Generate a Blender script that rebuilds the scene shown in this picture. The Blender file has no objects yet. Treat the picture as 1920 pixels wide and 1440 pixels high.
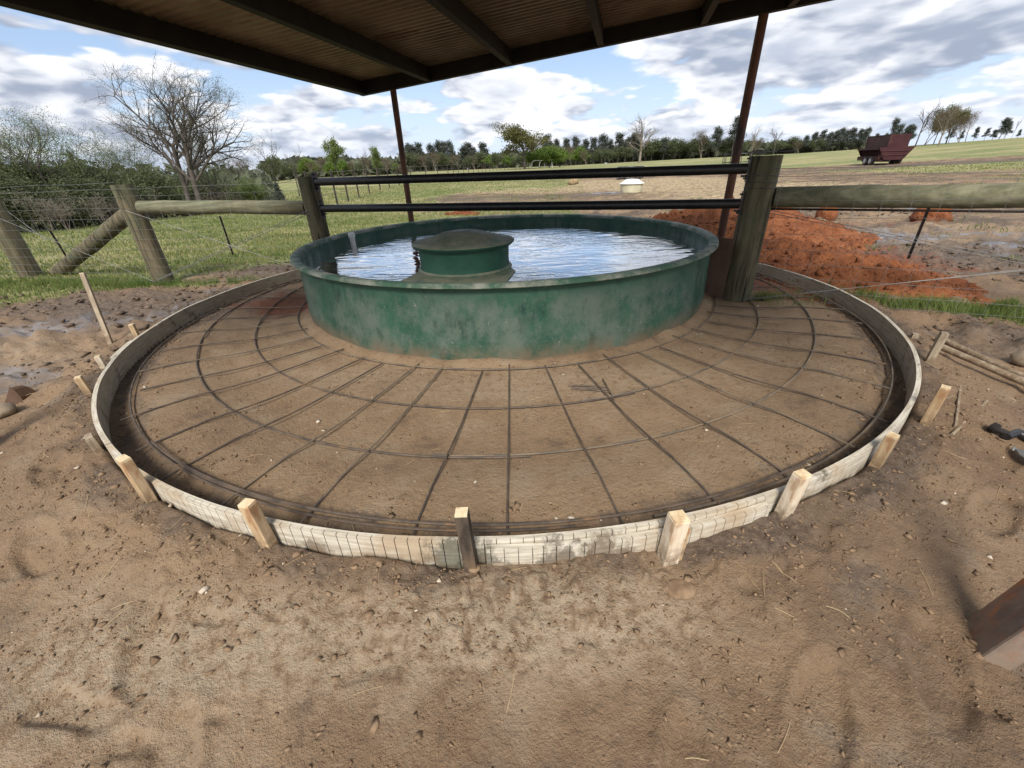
import bpy, math, random
import numpy as np
from mathutils import Vector, Matrix
R = math.radians
scene = bpy.context.scene
col = scene.collection

# ------------------------------------------------------------------ camera, sky, sun, exposure
F_PX, PITCH, ROLL, CAM_H = 768.82, 0.4873, -0.0393, 1.0651
cam_d = bpy.data.cameras.new('camera'); cam = bpy.data.objects.new('camera', cam_d); col.objects.link(cam)
cam_d.sensor_fit = 'HORIZONTAL'; cam_d.sensor_width = 36.0; cam_d.lens = F_PX / 1920 * 36
cam_d.clip_start = 0.02; cam_d.clip_end = 4000
_fw = Vector((0, math.cos(PITCH), -math.sin(PITCH))); _up = Vector((0, math.sin(PITCH), math.cos(PITCH))); _rt = Vector((1, 0, 0))
_r2 = _rt * math.cos(ROLL) + _up * math.sin(ROLL); _u2 = -_rt * math.sin(ROLL) + _up * math.cos(ROLL)
mw = Matrix.Identity(4)
for i in range(3):
    mw[i][0], mw[i][1], mw[i][2] = _r2[i], _u2[i], -_fw[i]
mw[2][3] = CAM_H
cam.matrix_world = mw
scene.camera = cam
scene.render.engine = 'CYCLES'
scene.cycles.max_bounces = 6; scene.cycles.diffuse_bounces = 3; scene.cycles.glossy_bounces = 3; scene.cycles.transmission_bounces = 4

SUN_AZ, SUN_EL = R(188), R(45)          # azimuth clockwise from +Y
world = bpy.data.worlds.new('World'); scene.world = world; world.use_nodes = True
SKY_STRENGTH = 0.10
CLOUD_OFF = (0.4, 5.2, 1.0)
def build_sky():
    nt = world.node_tree; N = nt.nodes; L = nt.links; N.clear()
    out = N.new('ShaderNodeOutputWorld'); bg = N.new('ShaderNodeBackground'); bg.inputs[1].default_value = SKY_STRENGTH
    L.new(bg.outputs[0], out.inputs[0])
    sky = N.new('ShaderNodeTexSky'); sky.sky_type = 'NISHITA'; sky.sun_disc = False
    sky.sun_elevation = SUN_EL; sky.sun_rotation = SUN_AZ; sky.air_density = 1.0; sky.dust_density = 1.2; sky.ozone_density = 1.4
    tc = N.new('ShaderNodeTexCoord'); sep = N.new('ShaderNodeSeparateXYZ'); L.new(tc.outputs['Generated'], sep.inputs[0])
    def math_(op, a, b=None):
        n = N.new('ShaderNodeMath'); n.operation = op
        for k, v in enumerate((a, b)):
            if v is None: continue
            if isinstance(v, (int, float)): n.inputs[k].default_value = v
            else: L.new(v, n.inputs[k])
        return n.outputs[0]
    zz = math_('ADD', math_('MAXIMUM', sep.outputs[2], 0.0), 0.30)
    u = math_('DIVIDE', sep.outputs[0], zz); v = math_('DIVIDE', sep.outputs[1], zz)
    cb = N.new('ShaderNodeCombineXYZ'); L.new(u, cb.inputs[0]); L.new(v, cb.inputs[1]); L.new(math_('MULTIPLY', sep.outputs[2], 4.6), cb.inputs[2])
    def noise(scale, detail, rough, off, dist=0.0):
        mp = N.new('ShaderNodeMapping'); mp.inputs[1].default_value = off; L.new(cb.outputs[0], mp.inputs[0])
        n = N.new('ShaderNodeTexNoise'); n.inputs['Scale'].default_value = scale; n.inputs['Detail'].default_value = detail
        n.inputs['Roughness'].default_value = rough; n.inputs['Distortion'].default_value = dist
        L.new(mp.outputs[0], n.inputs['Vector']); return n.outputs[0]
    def rng_(x, a, b, c=0.0, d=1.0, smooth=True):
        n = N.new('ShaderNodeMapRange'); n.interpolation_type = 'SMOOTHSTEP' if smooth else 'LINEAR'
        n.inputs[1].default_value = a; n.inputs[2].default_value = b; n.inputs[3].default_value = c; n.inputs[4].default_value = d
        L.new(x, n.inputs[0]); return n.outputs[0]
    def mix(f, a, b):
        n = N.new('ShaderNodeMix'); n.data_type = 'RGBA'
        if isinstance(f, float): n.inputs[0].default_value = f
        else: L.new(f, n.inputs[0])
        for k, c in ((6, a), (7, b)):
            if isinstance(c, tuple): n.inputs[k].default_value = (*c, 1)
            else: L.new(c, n.inputs[k])
        return n.outputs[2]
    O = CLOUD_OFF
    def billow(off):
        mp = N.new('ShaderNodeMapping'); mp.inputs[1].default_value = off; L.new(cb.outputs[0], mp.inputs[0])
        wn = N.new('ShaderNodeTexNoise'); wn.inputs['Scale'].default_value = 3.0; wn.inputs['Detail'].default_value = 4; L.new(mp.outputs[0], wn.inputs['Vector'])
        ad = N.new('ShaderNodeVectorMath'); ad.operation = 'MULTIPLY_ADD'; L.new(wn.outputs['Color'], ad.inputs[0]); ad.inputs[1].default_value = (0.22, 0.22, 0.22); L.new(mp.outputs[0], ad.inputs[2])
        vo = N.new('ShaderNodeTexVoronoi'); vo.feature = 'F1'; vo.inputs['Scale'].default_value = 3.4; vo.inputs['Detail'].default_value = 2.0; vo.inputs['Roughness'].default_value = 0.55
        L.new(ad.outputs[0], vo.inputs['Vector']); return math_('SUBTRACT', 0.55, vo.outputs['Distance'])
    def field(off):
        return math_('ADD', noise(1.35, 5, 0.5, off, 0.2), math_('MULTIPLY', billow(off), 0.22))
    base = field(O)
    off = field((O[0] - 0.02, O[1] + 0.03, O[2] + 0.11))
    mask = rng_(base, 0.310, 0.395)
    lit = rng_(math_('SUBTRACT', base, off), -0.13, 0.11)
    broad = rng_(noise(1.0, 4, 0.5, (7.3, 2.2, 0.0)), 0.34, 0.60)
    thick = rng_(base, 0.42, 0.60)
    k = 1.0 / SKY_STRENGTH
    grey = (0.29 * k, 0.335 * k, 0.43 * k); white = (0.83 * k, 0.84 * k, 0.87 * k); dull = (0.37 * k, 0.42 * k, 0.52 * k)
    c1 = mix(lit, grey, white)
    c2 = mix(math_('MULTIPLY', math_('MULTIPLY', thick, broad), 0.85), c1, dull)
    blue = mix(0.5, sky.outputs[0], (0.40 * k, 0.54 * k, 0.80 * k))
    haze = mix(rng_(sep.outputs[2], 0.0, 0.20, 0.7, 0.0), blue, (0.62 * k, 0.72 * k, 0.86 * k))
    hz2 = rng_(sep.outputs[2], 0.0, 0.09, 0.55, 0.0)
    L.new(mix(hz2, mix(mask, haze, c2), (0.58 * k, 0.65 * k, 0.77 * k)), bg.inputs[0])
build_sky()
sun_d = bpy.data.lights.new('sun', 'SUN'); sun_d.energy = 3.5; sun_d.angle = R(22); sun_d.color = (1.0, 0.95, 0.87)
sun = bpy.data.objects.new('sun', sun_d); col.objects.link(sun)
sdir = Vector((math.sin(SUN_AZ) * math.cos(SUN_EL), math.cos(SUN_AZ) * math.cos(SUN_EL), math.sin(SUN_EL)))
sun.rotation_euler = sdir.to_track_quat('Z', 'Y').to_euler(); sun.location = (0, 0, 30)
vs = scene.view_settings; vs.view_transform = 'Standard'; vs.look = 'None'; vs.gamma = 1.0; vs.exposure = 0.48; vs.use_curve_mapping = False

# ------------------------------------------------------------------ helpers
def ray(px, py):
    x, y = (px - 960) / F_PX, -(py - 720) / F_PX
    d = _fw + _r2 * x + _u2 * y
    return d
def at(px, py, z=0.0):
    d = ray(px, py); t = (z - CAM_H) / d.z
    return Vector((d.x * t, d.y * t, z))
def far(px, py, dist):
    d = ray(px, py); h = math.hypot(d.x, d.y)
    return Vector((d.x / h * dist, d.y / h * dist, CAM_H + d.z / h * dist))
def htop(px, py, x, y):
    d = ray(px, py); return CAM_H + d.z / math.hypot(d.x, d.y) * math.hypot(x, y)

def _hash(ix, iy, s):
    n = (ix.astype(np.int64) * 374761393 + iy.astype(np.int64) * 668265263 + s * 1442695041) & 0xffffffff
    n = ((n ^ (n >> 13)) * 1274126177) & 0xffffffff
    return ((n ^ (n >> 16)) & 0xffff) / 65535.0 * 2 * np.pi
def pnoise(x, y, s=0):
    x = np.asarray(x, float); y = np.asarray(y, float)
    ix, iy = np.floor(x), np.floor(y); fx, fy = x - ix, y - iy
    u, v = fx * fx * fx * (fx * (fx * 6 - 15) + 10), fy * fy * fy * (fy * (fy * 6 - 15) + 10)
    def g(dx, dy):
        a = _hash(ix + dx, iy + dy, s); return np.cos(a) * (fx - dx) + np.sin(a) * (fy - dy)
    return ((g(0, 0) * (1 - u) + g(1, 0) * u) * (1 - v) + (g(0, 1) * (1 - u) + g(1, 1) * u) * v) * 1.5
def fbm(x, y, sc, o=4, s=0, gain=0.5):
    r = 0; a = 1.0; t = 0
    for k in range(o):
        r = r + a * pnoise(x * sc, y * sc, s + k * 17); t += a; a *= gain; sc *= 2.03
    return r / t
def sstep(a, b, x):
    t = np.clip((x - a) / (b - a), 0, 1); return t * t * (3 - 2 * t)

def np_mesh(name, V, quads=None, tris=None, smooth=False):
    me = bpy.data.meshes.new(name)
    V = np.asarray(V, np.float32)
    idx = []; st = []; n = 0
    parts = []
    if quads is not None and len(quads): parts.append((np.asarray(quads, np.int32), 4))
    if tris is not None and len(tris): parts.append((np.asarray(tris, np.int32), 3))
    me.vertices.add(len(V)); me.vertices.foreach_set('co', V.ravel())
    for f, k in parts:
        idx.append(f.ravel()); st.append(n + np.arange(len(f)) * k); n += f.size
    me.loops.add(n); me.loops.foreach_set('vertex_index', np.concatenate(idx))
    s = np.concatenate(st); me.polygons.add(len(s)); me.polygons.foreach_set('loop_start', s.astype(np.int32))
    if smooth: me.polygons.foreach_set('use_smooth', np.ones(len(s), bool))
    me.update(calc_edges=True); me.validate()
    return me

class MB:
    def __init__(s): s.v = []; s.f = []
    def add(s, vs_, fs):
        b = len(s.v); s.v += [tuple(p) for p in vs_]; s.f += [tuple(b + i for i in f) for f in fs]
    def box(s, c, size, rot=None, taper=1.0):
        hx, hy, hz = size[0] / 2, size[1] / 2, size[2] / 2
        P = []
        for z in (-1, 1):
            k = taper if z > 0 else 1.0
            for x, y in ((-1, -1), (1, -1), (1, 1), (-1, 1)):
                p = Vector((x * hx * k, y * hy * k, z * hz))
                if rot: p = rot @ p
                P.append(Vector(c) + p)
        s.add(P, [(0, 3, 2, 1), (4, 5, 6, 7), (0, 1, 5, 4), (1, 2, 6, 5), (2, 3, 7, 6), (3, 0, 4, 7)])
    def bar(s, a, b, w, h, up=(0, 0, 1)):
        a, b = Vector(a), Vector(b); d = (b - a); L_ = d.length; d.normalize()
        x = d.cross(Vector(up)).normalized(); z = x.cross(d)
        s.box((a + b) / 2, (w, L_, h), Matrix((x, d, z)).transposed())
    def tube(s, pts, rad, n=8, cap=True, closed=False, jit=0.0, rng=None):
        pts = [Vector(p) for p in pts]; m = len(pts)
        if not hasattr(rad, '__len__'): rad = [rad] * m
        b = len(s.v); ref = None
        for i, p in enumerate(pts):
            if closed: d = pts[(i + 1) % m] - pts[i - 1]
            else: d = pts[min(i + 1, m - 1)] - pts[max(i - 1, 0)]
            d.normalize()
            if ref is None:
                ref = d.cross(Vector((0, 0, 1)) if abs(d.z) < 0.9 else Vector((1, 0, 0))).normalized()
            ref = (ref - d * ref.dot(d)).normalized(); y = d.cross(ref)
            for k in range(n):
                a = 2 * math.pi * k / n; r = rad[i] * (1 + (rng.uniform(-jit, jit) if rng else 0))
                s.v.append(tuple(p + ref * math.cos(a) * r + y * math.sin(a) * r))
        for i in range(m if closed else m - 1):
            j = (i + 1) % m
            for k in range(n):
                l = (k + 1) % n; s.f.append((b + i * n + k, b + i * n + l, b + j * n + l, b + j * n + k))
        if cap and not closed:
            s.f.append(tuple(b + k for k in range(n))[::-1]); s.f.append(tuple(b + (m - 1) * n + k for k in range(n)))
    def lathe(s, prof, c, n=48, close=False):
        b = len(s.v); m = len(prof)
        for r, z in prof:
            for k in range(n):
                a = 2 * math.pi * k / n; s.v.append((c[0] + r * math.cos(a), c[1] + r * math.sin(a), c[2] + z))
        for i in range(m if close else m - 1):
            j = (i + 1) % m
            for k in range(n):
                l = (k + 1) % n; s.f.append((b + i * n + k, b + i * n + l, b + j * n + l, b + j * n + k))
    def prism(s, poly, z0, z1, fn=None):
        n = len(poly); P = [(x, y, z0) for x, y in poly] + [(x, y, z1) for x, y in poly]
        if fn: P = [fn(p) for p in P]
        s.add(P, [tuple(range(n))[::-1], tuple(range(n, 2 * n))] + [(i, (i + 1) % n, n + (i + 1) % n, n + i) for i in range(n)])
    def build(s, name, mat, parent=None, smooth=False, bevel=0.0):
        me = bpy.data.meshes.new(name)
        o0 = parent_world(parent)
        me.from_pydata([(v[0] - o0[0], v[1] - o0[1], v[2] - o0[2]) for v in s.v], [], s.f)
        if smooth:
            me.polygons.foreach_set('use_smooth', [True] * len(me.polygons))
            try: me.set_sharp_from_angle(angle=R(40))
            except Exception: pass
        me.materials.append(mat); me.update()
        o = bpy.data.objects.new(name, me); col.objects.link(o)
        if parent: o.parent = parent
        if bevel:
            m = o.modifiers.new('bevel', 'BEVEL'); m.width = bevel; m.segments = 2; m.limit_method = 'ANGLE'
        return o
def parent_world(p):
    x = Vector((0, 0, 0))
    while p is not None: x += p.location; p = p.parent
    return x
def tag(o, label=None, cat=None, group=None, kind=None):
    if label: o['label'] = label
    if cat: o['category'] = cat
    if group: o['group'] = group
    if kind: o['kind'] = kind
    return o
def thing(name, loc, label, cat, group=None):
    o = bpy.data.objects.new(name, None); o.location = loc; o.empty_display_size = 0.1; col.objects.link(o)
    return tag(o, label, cat, group)
def mesh_obj(name, me, mat, parent=None):
    if mat: me.materials.append(mat)
    o = bpy.data.objects.new(name, me); col.objects.link(o)
    if parent: o.parent = parent
    return o

# ------------------------------------------------------------------ materials
class NT:
    def __init__(s, name):
        s.m = bpy.data.materials.new(name); s.m.use_nodes = True; s.t = s.m.node_tree; s.N = s.t.nodes; s.L = s.t.links
        s.b = s.N['Principled BSDF']
    def set(s, sock, v):
        if isinstance(v, (int, float)): sock.default_value = v
        elif isinstance(v, tuple): sock.default_value = (*v, 1) if len(v) == 3 and sock.type == 'RGBA' else v
        else: s.L.new(v, sock)
    def coord(s, kind='Object', scale=(1, 1, 1), loc=(0, 0, 0), rot=(0, 0, 0)):
        if kind == 'Position': src = s.N.new('ShaderNodeNewGeometry').outputs['Position']
        else: src = s.N.new('ShaderNodeTexCoord').outputs[kind]
        mp = s.N.new('ShaderNodeMapping'); mp.inputs['Scale'].default_value = scale; mp.inputs['Location'].default_value = loc
        mp.inputs['Rotation'].default_value = rot
        s.L.new(src, mp.inputs[0]); return mp.outputs[0]
    def noise(s, vec, scale, detail=5, rough=0.55, dist=0.0):
        n = s.N.new('ShaderNodeTexNoise'); n.inputs['Scale'].default_value = scale; n.inputs['Detail'].default_value = detail
        n.inputs['Roughness'].default_value = rough; n.inputs['Distortion'].default_value = dist; s.L.new(vec, n.inputs['Vector']); return n.outputs[0]
    def ramp(s, x, a, b, c=0.0, d=1.0):
        n = s.N.new('ShaderNodeMapRange'); n.interpolation_type = 'SMOOTHSTEP'
        for k, v in enumerate((a, b, c, d)): n.inputs[k + 1].default_value = v
        s.L.new(x, n.inputs[0]); return n.outputs[0]
    def math(s, op, a, b=0.0):
        n = s.N.new('ShaderNodeMath'); n.operation = op; s.set(n.inputs[0], a); s.set(n.inputs[1], b); return n.outputs[0]
    def mix(s, f, a, b, mode='MIX'):
        n = s.N.new('ShaderNodeMix'); n.data_type = 'RGBA'; n.blend_type = mode
        s.set(n.inputs[0], f); s.set(n.inputs[6], a); s.set(n.inputs[7], b); return n.outputs[2]
    def bump(s, h, strength, dist=0.01, prev=None):
        n = s.N.new('ShaderNodeBump'); s.set(n.inputs['Strength'], strength); n.inputs['Distance'].default_value = dist
        s.L.new(h, n.inputs['Height'])
        if prev: s.L.new(prev, n.inputs['Normal'])
        return n.outputs[0]
    def sep(s, vec):
        n = s.N.new('ShaderNodeSeparateXYZ'); s.L.new(vec, n.inputs[0]); return n.outputs
    def fin(s, color, rough, normal=None, metallic=0.0, spec=0.4):
        s.set(s.b.inputs['Base Color'], color); s.set(s.b.inputs['Roughness'], rough); s.set(s.b.inputs['Metallic'], metallic)
        s.set(s.b.inputs['Specular IOR Level'], spec)
        if normal: s.L.new(normal, s.b.inputs['Normal'])
        return s.m
def simple(name, c1, c2, scale=8, rough=0.8, bump=0.3, stretch=(1, 1, 1), metallic=0.0, c3=None, t3=(0.58, 0.68), detail=6, spec=0.35, bscale=None, dist=0.004):
    n = NT(name); v = n.coord('Object', stretch)
    a = n.noise(v, scale, detail, 0.6); c = n.mix(n.ramp(a, 0.35, 0.65), c1, c2)
    if c3:
        b = n.noise(n.coord('Object', stretch, (5.2, 1.3, 7.7)), scale * 0.45, 6, 0.65); c = n.mix(n.ramp(b, *t3), c, c3)
    h = n.noise(v, bscale or scale * 3, 4, 0.6)
    return n.fin(c, rough, n.bump(h, bump, dist), metallic, spec)

MAT = {}
MAT['rebar'] = simple('rebar_steel', (0.07, 0.056, 0.046), (0.135, 0.10, 0.075), 14, 0.65, 0.3, c3=(0.19, 0.115, 0.065), metallic=0.15)
MAT['rebar_mud'] = simple('rebar_muddy', (0.10, 0.085, 0.07), (0.20, 0.15, 0.10), 9, 0.75, 0.3, c3=(0.06, 0.05, 0.045))
MAT['rust'] = simple('rusty_pipe', (0.085, 0.040, 0.026), (0.15, 0.066, 0.038), 7, 0.75, 0.3, (1, 1, 0.4), c3=(0.05, 0.035, 0.03))
def rust_near():
    n = NT('rusty_plate'); v = n.coord('Object', (1, 1, 0.30)); p = n.coord('Position')
    c = n.mix(n.ramp(n.noise(v, 11, 6, 0.65), 0.38, 0.62), (0.13, 0.095, 0.075), (0.24, 0.18, 0.14))
    c = n.mix(n.ramp(n.noise(n.coord('Object', (1, 1, 0.22), (3, 1, 0)), 9, 6, 0.7), 0.47, 0.60), c, (0.36, 0.125, 0.05))
    lo = n.math('MULTIPLY', n.ramp(n.sep(p)[2], 0.13, 0.02), n.ramp(n.noise(p, 16, 6, 0.7), 0.34, 0.58))
    c = n.mix(lo, c, (0.20, 0.15, 0.11))
    return n.fin(c, 0.72, n.bump(n.noise(p, 60, 5, 0.7), 0.35, 0.004), 0, 0.35)
MAT['rust_near'] = rust_near()
MAT['channel'] = simple('rusty_channel', (0.10, 0.055, 0.035), (0.15, 0.095, 0.065), 5, 0.8, 0.3, (1, 1, 0.4), c3=(0.06, 0.035, 0.025))
MAT['beam'] = simple('dark_steel_beam', (0.010, 0.008, 0.007), (0.020, 0.013, 0.010), 6, 0.7, 0.15)
MAT['sheet'] = simple('roof_sheet', (0.20, 0.145, 0.092), (0.29, 0.22, 0.145), 3.0, 0.5, 0.1, (1, 1, 1), c3=(0.17, 0.10, 0.06), metallic=0.3)
MAT['black'] = simple('black_paint', (0.012, 0.012, 0.013), (0.022, 0.021, 0.02), 20, 0.38, 0.08, c3=(0.06, 0.055, 0.05), t3=(0.66, 0.74), spec=0.5)
MAT['wire'] = simple('galvanized_wire', (0.16, 0.16, 0.155), (0.25, 0.25, 0.24), 10, 0.5, 0.1, metallic=0.5)
MAT['barb'] = simple('weathered_wire', (0.10, 0.09, 0.08), (0.22, 0.20, 0.18), 10, 0.6, 0.1, metallic=0.4)
MAT['white'] = simple('white_plastic', (0.75, 0.75, 0.73), (0.65, 0.64, 0.60), 8, 0.5, 0.1)
MAT['cream'] = simple('cream_plastic', (0.62, 0.58, 0.42), (0.52, 0.48, 0.33), 6, 0.6, 0.1, c3=(0.30, 0.27, 0.18))
MAT['maroon'] = simple('maroon_paint', (0.035, 0.007, 0.009), (0.05, 0.012, 0.013), 3, 0.6, 0.1, c3=(0.10, 0.045, 0.03))
MAT['maroon2'] = simple('faded_maroon', (0.055, 0.026, 0.023), (0.075, 0.038, 0.032), 2.5, 0.75, 0.1, c3=(0.035, 0.016, 0.016))
MAT['tyre'] = simple('tyre', (0.03, 0.03, 0.03), (0.08, 0.075, 0.07), 6, 0.85, 0.2)
MAT['rim'] = simple('wheel_rim', (0.5, 0.5, 0.48), (0.35, 0.33, 0.3), 9, 0.5, 0.1)
MAT['clay'] = simple('red_clay', (0.175, 0.056, 0.020), (0.26, 0.094, 0.036), 5, 0.95, 1.0, c3=(0.085, 0.03, 0.015), bscale=22, dist=0.05)
MAT['clod'] = simple('soil_clod', (0.16, 0.102, 0.060), (0.26, 0.175, 0.105), 30, 0.95, 0.5, bscale=80)
MAT['pebble'] = simple('pale_pebble', (0.55, 0.48, 0.38), (0.38, 0.30, 0.22), 12, 0.9, 0.3)
MAT['stone'] = simple('stone', (0.22, 0.17, 0.12), (0.30, 0.235, 0.165), 12, 0.95, 0.6, bscale=50, c3=(0.15, 0.11, 0.08))
MAT['straw'] = simple('straw', (0.48, 0.38, 0.22), (0.32, 0.22, 0.12), 9, 0.9, 0.1)
MAT['hay'] = simple('old_hay', (0.20, 0.14, 0.08), (0.33, 0.25, 0.14), 9, 0.95, 0.6)
MAT['bark'] = simple('grey_bark', (0.055, 0.047, 0.04), (0.11, 0.096, 0.08), 5, 0.95, 0.6, (1, 1, 0.3))
MAT['bark_d'] = simple('dark_bark', (0.035, 0.029, 0.025), (0.065, 0.054, 0.045), 5, 0.95, 0.6, (1, 1, 0.3))
MAT['twig'] = simple('pale_twigs', (0.17, 0.14, 0.11), (0.24, 0.205, 0.165), 3, 0.95, 0.1)

def leaf_mat(name, c1, c2):
    n = NT(name); v = n.coord('Object'); oi = n.N.new('ShaderNodeObjectInfo')
    c = n.mix(n.ramp(n.noise(v, 0.9, 3, 0.6), 0.35, 0.65), c1, c2)
    c = n.mix(n.math('MULTIPLY', oi.outputs['Random'], 0.35), c, tuple(x * 0.7 for x in c1))
    n.fin(c, 0.75, None, 0, 0.2)
    tr = n.N.new('ShaderNodeBsdfTranslucent'); n.L.new(c, tr.inputs[0])
    ms = n.N.new('ShaderNodeMixShader'); ms.inputs[0].default_value = 0.35
    n.L.new(n.b.outputs[0], ms.inputs[1]); n.L.new(tr.outputs[0], ms.inputs[2])
    n.L.new(ms.outputs[0], n.N['Material Output'].inputs[0]); return n.m
MAT['pine'] = leaf_mat('pine_needles', (0.085, 0.100, 0.080), (0.125, 0.140, 0.110))  # needle colour greyed and lightened to stand in for distance haze
MAT['leaf'] = leaf_mat('spring_leaves', (0.13, 0.18, 0.055), (0.19, 0.235, 0.08))
MAT['leaf_y'] = leaf_mat('yellow_green_buds', (0.13, 0.13, 0.05), (0.19, 0.18, 0.07))
MAT['leaf_d'] = leaf_mat('olive_leaves', (0.095, 0.115, 0.056), (0.15, 0.17, 0.088))
MAT['leaf_b'] = leaf_mat('bright_spring_leaves', (0.12, 0.19, 0.035), (0.18, 0.25, 0.055))
MAT['woods'] = leaf_mat('far_wood_mass', (0.105, 0.115, 0.075), (0.15, 0.165, 0.105))
MAT['bud'] = leaf_mat('brown_buds', (0.12, 0.085, 0.055), (0.17, 0.14, 0.085))
MAT['grass'] = leaf_mat('grass_blades', (0.115, 0.165, 0.042), (0.20, 0.24, 0.075))
MAT['drygrass'] = leaf_mat('pale_grass_blades', (0.25, 0.25, 0.10), (0.35, 0.31, 0.15))

def wood_post():
    n = NT('treated_post'); v = n.coord('Object', (1, 1, 0.10)); v2 = n.coord('Object')
    a = n.noise(v, 22, 6, 0.65); c = n.mix(n.ramp(a, 0.32, 0.68), (0.065, 0.056, 0.034), (0.175, 0.145, 0.09))
    g = n.noise(v2, 3.5, 5, 0.6); c = n.mix(n.ramp(g, 0.46, 0.66, 0.0, 0.6), c, (0.085, 0.105, 0.06))
    d = n.noise(n.coord('Object', (1, 1, 0.35), (3, 3, 1)), 6, 6, 0.7); c = n.mix(n.ramp(d, 0.55, 0.72, 0, 0.65), c, (0.055, 0.048, 0.034))
    cr = n.noise(n.coord('Object', (1, 1, 0.05), (9, 1, 2)), 30, 3, 0.5); c = n.mix(n.ramp(cr, 0.58, 0.65, 0, 0.85), c, (0.022, 0.018, 0.014))
    return n.fin(c, 0.9, n.bump(n.noise(v, 40, 5, 0.6), 0.6, 0.006), 0, 0.25)
MAT['post'] = wood_post()
def rail_wood():
    n = NT('treated_rail'); v = n.coord('Object', (0.10, 1, 1)); v2 = n.coord('Object')
    a = n.noise(v, 22, 6, 0.65); c = n.mix(n.ramp(a, 0.32, 0.68), (0.10, 0.10, 0.06), (0.21, 0.20, 0.13))
    g = n.noise(n.coord('Object', (0.35, 1, 1)), 5, 6, 0.7); c = n.mix(n.ramp(g, 0.48, 0.68, 0.0, 0.75), c, (0.10, 0.085, 0.05))
    g2 = n.noise(n.coord('Object', (0.5, 1, 1), (4, 4, 4)), 3, 5, 0.6); c = n.mix(n.ramp(g2, 0.5, 0.7, 0, 0.6), c, (0.115, 0.14, 0.09))
    return n.fin(c, 0.9, n.bump(n.noise(v, 40, 5, 0.6), 0.6, 0.006), 0, 0.25)
MAT['rail'] = rail_wood()
def stake_wood(name, c1, c2, c3):
    n = NT(name); v = n.coord('Object', (1, 1, 0.06)); a = n.noise(v, 55, 5, 0.6)
    c = n.mix(n.ramp(a, 0.35, 0.65), c1, c2)
    g = n.noise(n.coord('Object', (1, 1, 0.4), (2, 5, 3)), 14, 4, 0.6); c = n.mix(n.ramp(g, 0.54, 0.66, 0, 0.8), c, c3)
    m = n.noise(n.coord('Object', (1, 1, 1), (7, 5, 1)), 20, 5, 0.7); c = n.mix(n.ramp(m, 0.56, 0.7, 0, 0.6), c, (0.19, 0.125, 0.075))
    ps = n.coord('Position'); lo = n.math('MULTIPLY', n.ramp(n.sep(ps)[2], 0.17, 0.07), n.ramp(n.noise(ps, 30, 5, 0.7), 0.36, 0.58)); c = n.mix(n.math('MULTIPLY', lo, 0.85), c, (0.17, 0.115, 0.07))
    return n.fin(c, 0.85, n.bump(a, 0.5, 0.004), 0, 0.25)
MAT['stake'] = stake_wood('pine_stake', (0.36, 0.245, 0.135), (0.52, 0.385, 0.235), (0.31, 0.155, 0.07))
MAT['stake_grey'] = stake_wood('grey_stake', (0.27, 0.215, 0.15), (0.40, 0.33, 0.24), (0.22, 0.16, 0.11))
MAT['stake_wet'] = stake_wood('wet_dark_stake', (0.05, 0.038, 0.03), (0.10, 0.075, 0.055), (0.035, 0.028, 0.022))
MAT['stake_pale'] = stake_wood('pale_stake', (0.56, 0.46, 0.34), (0.70, 0.60, 0.46), (0.40, 0.24, 0.13))
MAT['cut'] = stake_wood('fresh_cut_end', (0.62, 0.49, 0.30), (0.74, 0.62, 0.42), (0.5, 0.33, 0.17))
STAINS = [((-0.20, 0.81, 0.085), 0.085, (0.055, 0.058, 0.038)), ((-0.10, 0.80, 0.07), 0.08, (0.05, 0.052, 0.035)), ((0.12, 0.785, 0.06), 0.10, (0.075, 0.055, 0.038)), ((0.24, 0.79, 0.075), 0.09, (0.12, 0.08, 0.05)), ((-0.62, 0.88, 0.05), 0.06, (0.13, 0.10, 0.07))]
def form_wood():
    n = NT('form_board_wood'); tc = n.N.new('ShaderNodeUVMap'); mp = n.N.new('ShaderNodeMapping'); mp.inputs['Scale'].default_value = (1.2, 14, 1); n.L.new(tc.outputs[0], mp.inputs[0])
    v = mp.outputs[0]; p = n.coord('Position')
    a = n.noise(v, 6, 6, 0.65); c = n.mix(n.ramp(a, 0.35, 0.65), (0.40, 0.35, 0.27), (0.62, 0.575, 0.48))
    g = n.noise(p, 3.2, 6, 0.65); c = n.mix(n.ramp(g, 0.50, 0.66, 0, 0.7), c, (0.40, 0.29, 0.18))
    m = n.noise(n.coord('Position', (1, 1, 1), (2.7, 8.1, 0)), 2.2, 6, 0.7); c = n.mix(n.ramp(m, 0.585, 0.645, 0, 0.85), c, (0.10, 0.085, 0.06))
    for (sx, sy, sz), rad, cl in STAINS:
        vd = n.N.new('ShaderNodeVectorMath'); vd.operation = 'DISTANCE'; n.L.new(p, vd.inputs[0]); vd.inputs[1].default_value = (sx, sy, sz)
        dd = n.math('ADD', vd.outputs['Value'], n.math('MULTIPLY', n.math('SUBTRACT', n.noise(n.coord('Position', (1, 1, .6), (1, 2, 3)), 30, 6, 0.75), 0.5), rad * 2.6))
        c = n.mix(n.ramp(dd, rad, rad * 0.45, 0, 0.72), c, cl)
    z = n.sep(p)[2]; lowm = n.math('MULTIPLY', n.ramp(z, 0.115, 0.03), n.ramp(n.noise(p, 12, 5, 0.7), 0.42, 0.62))
    c = n.mix(lowm, c, (0.21, 0.145, 0.09))
    return n.fin(c, 0.9, n.bump(a, 0.4, 0.004), 0, 0.25)
MAT['form'] = form_wood()
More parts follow.
